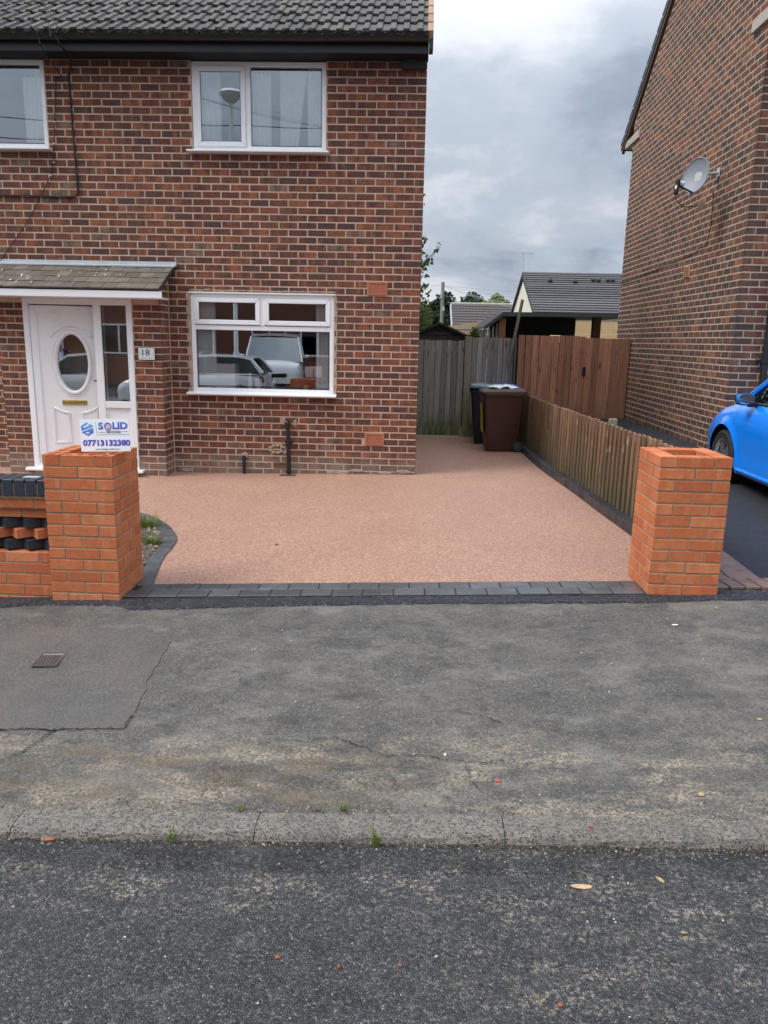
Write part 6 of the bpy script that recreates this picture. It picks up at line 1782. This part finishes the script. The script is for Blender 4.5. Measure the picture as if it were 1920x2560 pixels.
A_, B_ = Vector((0, 40.5, 1.95)), Vector((0, 44.0, 3.66)); sl = (B_-A_); L2 = sl.length; sl.normalize(); nn = Vector((0, -sl.z, sl.y))
m_ = MB(); m_.prism([(x0, A_.y, A_.z), (x0, B_.y, B_.z), (x0, B_.y, B_.z-.1), (x0, A_.y, A_.z-.1)], (x1-x0, 0, 0)); r2f = m_.build('roof', M['rooftwo'], r2)
for i in range(12):
    m_ = MB(); a_ = A_+sl*(L2*i/12)
    w_ = 0.17
    for k in range(int((x1-x0)/w_)):
        xa = x0+k*w_
        m_.add([(xa+.01, a_.y+nn.y*.06, a_.z+nn.z*.06), (xa+w_-.03, a_.y+nn.y*.06, a_.z+nn.z*.06), (xa+w_-.03, (a_+sl*L2/12).y, (a_+sl*L2/12).z+.02), (xa+.01, (a_+sl*L2/12).y, (a_+sl*L2/12).z+.02), (xa+.01, a_.y, a_.z), (xa+w_-.03, a_.y, a_.z)], [(0, 1, 2, 3), (4, 5, 1, 0)])
    m_.build('tile_course', M['rooftwo'], r2f)
m_ = MB(); m_.tube([(x0, 44.0, 3.70), (x1, 44.0, 3.70)], 0.08, 8); m_.build('ridge', M['concrete'], r2f)
m_ = MB(); m_.prism([(x0-.05, A_.y, A_.z+.03), (x0-.05, B_.y, B_.z+.05), (x0-.05, B_.y, B_.z-.2), (x0-.05, A_.y, A_.z-.2)], (0.06, 0, 0)); m_.build('barge_board', M['lead'], r2f)

# plastic shed
sh = empty('plastic_shed', (0.45, 17, -0.1), 'dark brown plastic shed with a shallow gable roof behind the grey gate', 'shed')
ax, az = 0.455, 2.06
m_ = MB(); m_.prism([(-0.65, 16.5, -0.1), (1.42, 16.5, -0.1), (1.42, 16.5, 1.66), (ax, 16.5, az-0.02), (-0.65, 16.5, 1.60)], (0, 1.6, 0)); m_.build('wall', M['shed'], sh)
for z in (1.885, 1.80, 1.70, 1.58):
    m_ = MB(); hwid = (az-z)*2.35; m_.box(max(-0.65, ax-hwid), min(1.42, ax+hwid), 16.485, 16.502, z-0.006, z+0.004); m_.build('cladding_line', M['shedroof'], sh)
for sg_ in (-1, 1):
    m_ = MB(); m_.prism([(ax, 16.40, az), (ax+sg_*1.12, 16.40, az-0.475), (ax+sg_*1.12, 16.40, az-0.53), (ax, 16.40, az-0.05)][::sg_], (0, 1.8, 0)); m_.build('roof_panel', M['shedroof'], sh)
m_ = MB(); m_.prism([(ax-.09, 16.47, 1.945), (ax+.09, 16.47, 1.945), (ax+.055, 16.47, 1.895), (ax-.055, 16.47, 1.895)], (0, 0.03, 0)); m_.build('vent', M['matteblack'], sh)
m_ = MB(); m_.tube([(0.76, 16.44, 1.845), (0.87, 16.43, 1.84), (0.98, 16.42, 1.80), (1.03, 16.42, 1.72)], 0.02, 8); m_.build('gutter_pipe', M['matteblack'], sh, smooth=True)
for x in (0.42, 0.72, 0.95):
    m_ = MB(); m_.box(x-0.012, x+0.012, 16.478, 16.50, 1.2, 1.80); m_.build('door_batten', M['shedroof'], sh)
bm0 = [((1.05, 15.1, 1.72), (.11, .1, .14)), ((1.10, 15.1, 1.84), (.07, .08, .12)), ((1.02, 15.1, 1.6), (.14, .1, .1)), ((1.15, 15.1, 1.70), (.07, .08, .12))]
be = empty('bamboo', (1.07, 15.1, -0.1), 'bright yellow green bamboo clump above the grey fence', 'plant')
foliage('leaves', bm0, 420, 0.085, M['leaflight'], 9, be, 0.3)
m_ = MB()
for k in range(6): m_.tube([(1.0+.03*k, 15.1, -0.1), (0.98+.036*k, 15.1, 1.75)], 0.006, 5)
m_.build('canes', M['leafbit'], be)

# carport with dark flat roof
cp = empty('carport', (3.3, 19, -0.1), 'open carport with a dark flat roof edge behind the fences', 'carport')
def bent(mb, y0, y1, zo0, zo1):
    top = [(1.585, 2.045), (2.02, 2.378), (5.4, 2.415)]
    for (xa, za), (xb, zb_) in zip(top[:-1], top[1:]):
        mb.prism([(xa, y0, za+zo0), (xb, y0, zb_+zo0), (xb, y0, zb_+zo1), (xa, y0, za+zo1)], (0, y1-y0, 0))
m_ = MB(); bent(m_, 18.92, 23.5, -0.01, -0.05); m_.build('roof', M['matteblack'], cp)
m_ = MB(); bent(m_, 18.87, 18.915, 0.0, -0.098); m_.build('fascia', M['felt'], cp)
m_ = MB(); m_.box(1.93, 2.10, 18.93, 19.06, -0.2, 2.24); m_.build('post', M['deckbrown'], cp, bevel=0.006)
m_ = MB(); m_.box(4.50, 4.70, 20.5, 20.7, -0.2, 2.35); m_.build('post', M['deckbrown'], cp, bevel=0.006)
m_ = MB(); m_.box(2.0, 4.35, 22.0, 22.1, -0.3, 2.36); m_.box(1.62, 1.68, 19.3, 23.5, -0.3, 1.97); m_.build('back_wall', M['matteblack'], cp)
for k in range(4):
    m_ = MB(); xx = 1.62+k*0.085; m_.box(xx, xx+0.04, 19.0, 19.03, -0.2, 1.94+k*.06); m_.build('side_slat', M['greywood'], cp)
m_ = MB(); m_.box(3.05, 3.28, 18.2, 18.3, 1.70, 1.86); tag(m_.build('timber_offcut', M['palewood'], bevel=0.01), 'pale timber block showing above the brown fence panel', 'timber')
# pale timber fence of the garden beyond
pf = empty('pale_fence', (2, 27, -0.2), 'pale new timber board fence in the garden beyond the carport', 'fence')
for x_a, y_a, x_b, y_b, kk in ((0.9, 24.0, 1.95, 24.4, 11), (4.4, 26.0, 9.2, 26.6, 13)):
    for k in range(kk):
        m_ = MB(); za = -0.2+k*0.20
        m_.prism([(x_a, y_a, za), (x_b, y_b, za), (x_b, y_b, za+0.19), (x_a, y_a, za+0.19)], (0, 0.03, 0)); m_.build('board', M['palewood'], pf)
m_ = MB(); m_.prism([(0.95, 23.97, 2.13), (2.1, 24.42, 2.31), (2.1, 24.42, 2.15), (0.95, 23.97, 2.02)], (0, 0.04, 0)); m_.build('capping', M['palewood'], pf)

# ---------------------------------------------------------------- small things on the ground
def chipmesh(name, cx, cy, L_, Wd, rz, mat, label, cat, z=None, th=0.006, seed=1):
    q = random.Random(seed); m_ = MB(); n = 9
    pts = [(L_/2*math.cos(2*PI*i/n)*q.uniform(.8, 1.1), Wd/2*math.sin(2*PI*i/n)*q.uniform(.75, 1.15), q.uniform(0, th*.6)) for i in range(n)]
    m_.add([(0, 0, th)]+pts+[(x*.9, y*.9, -0.002) for x, y, _ in pts], [(0, 1+i, 1+(i+1) % n) for i in range(n)]+[(1+i, 1+n+i, 1+n+(i+1) % n, 1+(i+1) % n) for i in range(n)])
    zz = z if z is not None else GS(cx, cy)
    return tag(m_.build(name, mat, world=T(cx, cy, zz+0.003) @ RZ(rz)), label, cat)
def GS(x, y):
    if y < 2.45: return 0.034*x+interp([-4.05, -0.8, 2.47], [-0.092, -0.03, -0.0925], y)
    if y < 2.58: return 0.034*x-0.061
    return PV(x, y)
chipmesh('wood_chip', 0.596, 2.229, 0.082, 0.022, 0.03, M['chip'], 'long tan wood chip lying on the road', 'wood chip', th=0.008)
chipmesh('cigarette_end', 0.863, 2.268, 0.038, 0.012, -0.9, M['leafbit'], 'short tan and white cigarette end on the road', 'cigarette end', th=0.009)
chipmesh('red_petal', 0.377, 2.786, 0.026, 0.018, 0.3, M['redbit'], 'crumpled pink red petal on the sandy pavement', 'petal', th=0.008, seed=2)
chipmesh('red_petal', 0.682, 2.515, 0.016, 0.012, 0.9, M['redbit'], 'small red petal on the kerb stone', 'petal', th=0.006, seed=3)
chipmesh('dead_leaf', -1.297, 2.435, 0.050, 0.018, 0.1, M['orangebit'], 'rust brown dead leaf in the gutter by the kerb', 'leaf', th=0.010, seed=4)
chipmesh('dead_leaf', 1.151, 2.715, 0.030, 0.022, 0.4, M['leafbit'], 'yellowish dead leaf on the sandy pavement near the kerb', 'leaf', th=0.006, seed=5)
chipmesh('dead_leaf', 1.60, 3.261, 0.030, 0.016, 0.2, M['leafbit'], 'tan dead leaf at the picture edge on the pavement', 'leaf', th=0.006, seed=6)
chipmesh('stone', 1.864, 4.513, 0.030, 0.022, 0.2, M['stoneb'], 'brownish stone on the pavement in front of the solid-topped pillar', 'stone', th=0.016, seed=7)
chipmesh('stone', 0.17, 2.96, 0.016, 0.013, 0.2, M['paperbit'], 'white pebble beside the cracks in the pavement', 'stone', th=0.010, seed=8)
chipmesh('paper_scrap', 1.544, 4.279, 0.042, 0.022, 0.1, M['paperbit'], 'cream paper scrap on the pavement below the solid-topped pillar', 'scrap', th=0.004, seed=9)
for i, (x, y) in enumerate(((-0.357, 1.897), (-0.173, 1.869), (0.003, 1.879), (0.438, 1.751))):
    chipmesh('brick_crumb', x, y, 0.014, 0.010, i, M['orangebit'], ['orange brick crumb on the road, leftmost of four', 'orange brick crumb on the road, second from the left of four', 'tiny orange brick crumb on the road below the middle of the kerb', 'orange brick crumb nearest the bottom of the picture'][i], 'brick crumb', th=0.008, seed=10+i)
for i, (x, y, l) in enumerate(((0.86, 2.03, 0.022), (-0.95, 2.28, 0.014), (-0.50, 2.425, 0.020), (-0.28, 2.33, 0.012), (1.22, 1.99, 0.010))):
    chipmesh('straw', x, y, l, 0.006, i*1.3, M['leafbit'], 'straw coloured sliver on the road ' + ['near the wood chip', 'left of the sandy marks', 'against the kerb', 'close to the kerb weeds', 'by the picture edge'][i], 'straw', th=0.004, seed=20+i)
q = random.Random(55)
pebbles('loose_grit', [(q.uniform(-1.6, 1.6), q.uniform(2.6, 4.5)) for _ in range(330)], 0.0016, 0.0052, [M['stonea'], M['stonea'], M['stoneb'], M['stoneb'], M['stonec']], 5, GS)
pebbles('road_grit', [(q.uniform(-1.4, 1.4), q.uniform(1.35, 2.44)) for _ in range(380)], 0.0014, 0.0042, [M['stonea'], M['stonea'], M['stonea'], M['stonea'], M['stonec'], M['stoneb']], 6, GS)
pebbles('kerb_grit', [(q.uniform(-1.6, 1.5), 2.45-abs(q.gauss(0, 0.035))) for _ in range(420)] + [(q.uniform(-1.6, 1.5), 2.58+abs(q.gauss(0, 0.05))) for _ in range(520)], 0.0018, 0.0060, [M['stonea'], M['stonea'], M['stoneb'], M['soil'], M['soil']], 7, GS)
for i, (x, y, n, h) in enumerate(((-0.623, 2.582, 26, 0.022), (-0.552, 2.585, 14, 0.018), (-0.328, 2.592, 22, 0.020), (-0.226, 2.592, 40, 0.026), (-0.098, 2.442, 26, 0.055), (-0.847, 2.44, 12, 0.050), (-0.03, 2.59, 10, 0.018), (0.363, 2.588, 10, 0.016))):
    lab = ['low weed in the joint behind the kerb, first from the drain cover side', 'tiny weed behind the kerb just right of the first weed', 'small weed behind the kerb in the middle of the joint', 'broadest weed in the joint behind the kerb', 'upright weed growing at the foot of the kerb by the road', 'sparse upright weed at the foot of the kerb, nearer the dead leaf', 'tiny weed behind the kerb right of the broadest weed', 'tiny weed behind the kerb near a joint of the stones'][i]
    tuft(x, y, GS, n, h, 0.018 if i not in (4, 5) else 0.010, 60+i, name='weed', label=lab, cat='weed', group='weeds along the kerb')
# stop tap cover
dcv = empty('drain_cover', (-1.92, 3.80, PV(-1.92, 3.8)), 'small rusty cast iron cover set in the pavement', 'drain cover')
QD = [(-1.985, 3.715), (-1.868, 3.725), (-1.884, 3.885), (-2.004, 3.876)]
zc_ = PV(-1.93, 3.8)
fm = MB()
c0 = Vector((-1.935, 3.80, 0))
inn = [Vector((x, y, 0)) for x, y in QD]; out_ = [c0+(v-c0)*1.10 for v in inn]
for k in range(4):
    a, b, c, d = out_[k], out_[(k+1) % 4], inn[(k+1) % 4], inn[k]
    fm.prism([(p.x, p.y, zc_+0.002) for p in (a, b, c, d)], (0, 0, 0.0095))
fm.build('frame', M['iron'], dcv)
fm = MB(); fm.prism([(p.x, p.y, zc_+0.001) for p in inn], (0, 0, 0.0075)); fm.build('lid', M['iron'], dcv)
fm = MB(); u, v = inn[1]-inn[0], inn[3]-inn[0]
for k in range(-5, 8):
    for s in (1, -1):
        pts = []
        for t in fr(0, 0.78, 10):
            uu = (k/7+s*t*0.8)
            if 0.03 < uu < 0.97: pts.append(inn[0]+u*uu+v*(t+0.02))
        if len(pts) > 1: fm.tube([(p.x, p.y, zc_+0.0095) for p in pts], 0.0026, 4)
fm.build('tread_pattern', M['iron'], dcv)
fm = MB(); a = inn[0]+v*0.83+u*0.03; b = inn[0]+v*0.83+u*0.97; fm.prism([(p.x, p.y, zc_+0.009) for p in (a, b, b+v*0.12, a+v*0.12)], (0, 0, 0.0022)); fm.build('label_bar', plain('worn_iron', (0.20, 0.19, 0.175), 0.5, 0.3, 80), dcv)
# leaf on the driveway
chipmesh('dead_leaf', -1.10, 6.02, 0.030, 0.018, 0.2, M['soil'], 'small dark dead leaf on the pink driveway', 'leaf', z=G(-1.10, 6.02)+0.006, th=0.008, seed=33)

# ---------------------------------------------------------------- across the street, seen mirrored in the windows
VAN = dict(y=(-2.4, 2.4), wheels=(1.50, -1.60), wr=0.33, ar=0.40, sill=0.25,
    top=([-2.4, -2.35, 0.9, 1.4, 1.9, 2.2, 2.33, 2.4], [1.0, 1.12, 1.12, 1.10, 1.04, 0.95, 0.80, 0.55]),
    hw=([-2.4, -2.3, -1.8, 1.2, 1.8, 2.1, 2.3, 2.4], [0.84, 0.92, 0.95, 0.95, 0.92, 0.86, 0.76, 0.62]),
    bump=([-2.4, -2.2, 2.2, 2.4], [0.06, 0, 0, 0.05]), crown=([-2.4, 0.9, 1.4, 2.1, 2.4], [0.02, 0.03, 0.10, 0.08, 0.03]),
    gh=([1.72, 0.92, -0.5, -2.1, -2.3, -2.36], [1.10, 1.84, 1.95, 1.94, 1.88, 1.12]), gw=(0.90, 0.76), bpil=(), mirror=(1.06, 1.25, 1.25), seams=(1.15, 0.1), lamp=(2.10, 0.78), tail=(-2.3, 0.95), grille=(2.405, 0.62, 0.74), sidem=M['whitepaint'])
car('white_van', (-4.85, -7.6, -0.17), rad(-8), M['whitepaint'], 'white van seen nose-on as a reflection in the ground floor window', VAN, 'van')
car('white_hatchback', (-6.15, -2.75, -0.27), rad(90), M['whitepaint'], 'white hatchback seen as a reflection in the ground floor window', dict(HATCH), 'car')
car('navy_car', (-8.2, -8.2, -0.27), rad(-4), M['navypaint'], 'dark blue car reflected at the edge of the ground floor window', dict(HATCH), 'car')
oh = empty('opposite_house', (-6, -14, 0), 'brick house across the street reflected in the ground floor window', 'house')
m_ = MB(); m_.box(-22, 12, -22, -14, -0.5, 5.2); m_.build('wall', M['nbrick'], oh)
m_ = MB(); m_.prism([(-22.3, -13.6, 5.1), (12.3, -13.6, 5.1), (12.3, -18, 8.0), (-22.3, -18, 8.0)], (0, 0, 0.1)); m_.prism([(-22.3, -22.4, 5.1), (-22.3, -18, 8.0), (12.3, -18, 8.0), (12.3, -22.4, 5.1)], (0, 0, 0.1)); m_.build('roof', M['slate'], oh)
for x in (-12.5, -9.4, -6.3, -4.2, -1.2, 2.5):
    for z in (0.9, 3.4):
        m_ = MB()
        rect_frame(m_, x-0.75, x+0.75, z, z+1.2, 0.07, -14.0, -13.94); m_.box(x-0.035, x+0.035, -14, -13.945, z, z+1.2)
        w_ = m_.build('window', M['white'], oh)
        m_ = MB(); m_.box(x-0.7, x+0.7, -14.0, -13.975, z+.05, z+1.15); m_.build('pane', M['carglass'], w_)
lp = empty('lamp_post', (-5.55, -4.7, -0.2), 'tall grey street lamp reflected in the upper window', 'street lamp')
m_ = MB(); m_.tube([(-5.55, -4.7, -0.3), (-5.55, -4.7, 1.2), (-5.55, -4.7, 1.25), (-5.55, -4.7, 8.35)], [0.10, 0.10, 0.07, 0.05], 12); m_.build('column', M['lamppale'], lp, smooth=True)
m_ = MB(); m_.lathe([(0, 0.14), (0.26, 0.11), (0.36, 0.02), (0.33, -0.02), (0.14, -0.20), (0.05, -0.24)], (-5.55, -4.7, 8.45), (0, 0, 1), 16); m_.build('lantern', M['lamppale'], lp, smooth=True)
for i, (z0, z1, s_) in enumerate(((8.5, 8.1, .5), (7.9, 7.5, .4), (7.6, 7.8, .5), (7.0, 7.3, .4), (5.7, 6.0, .35))):
    line('street_wire', (-22, -5.5-i*.2, z0), (10, -5.3-i*.2, z1), s_, 0.014, M['cable'], 'dark street wire mirrored in the upper window, ' + ['topmost', 'second from the top', 'third from the top', 'fourth from the top', 'lowest'][i])
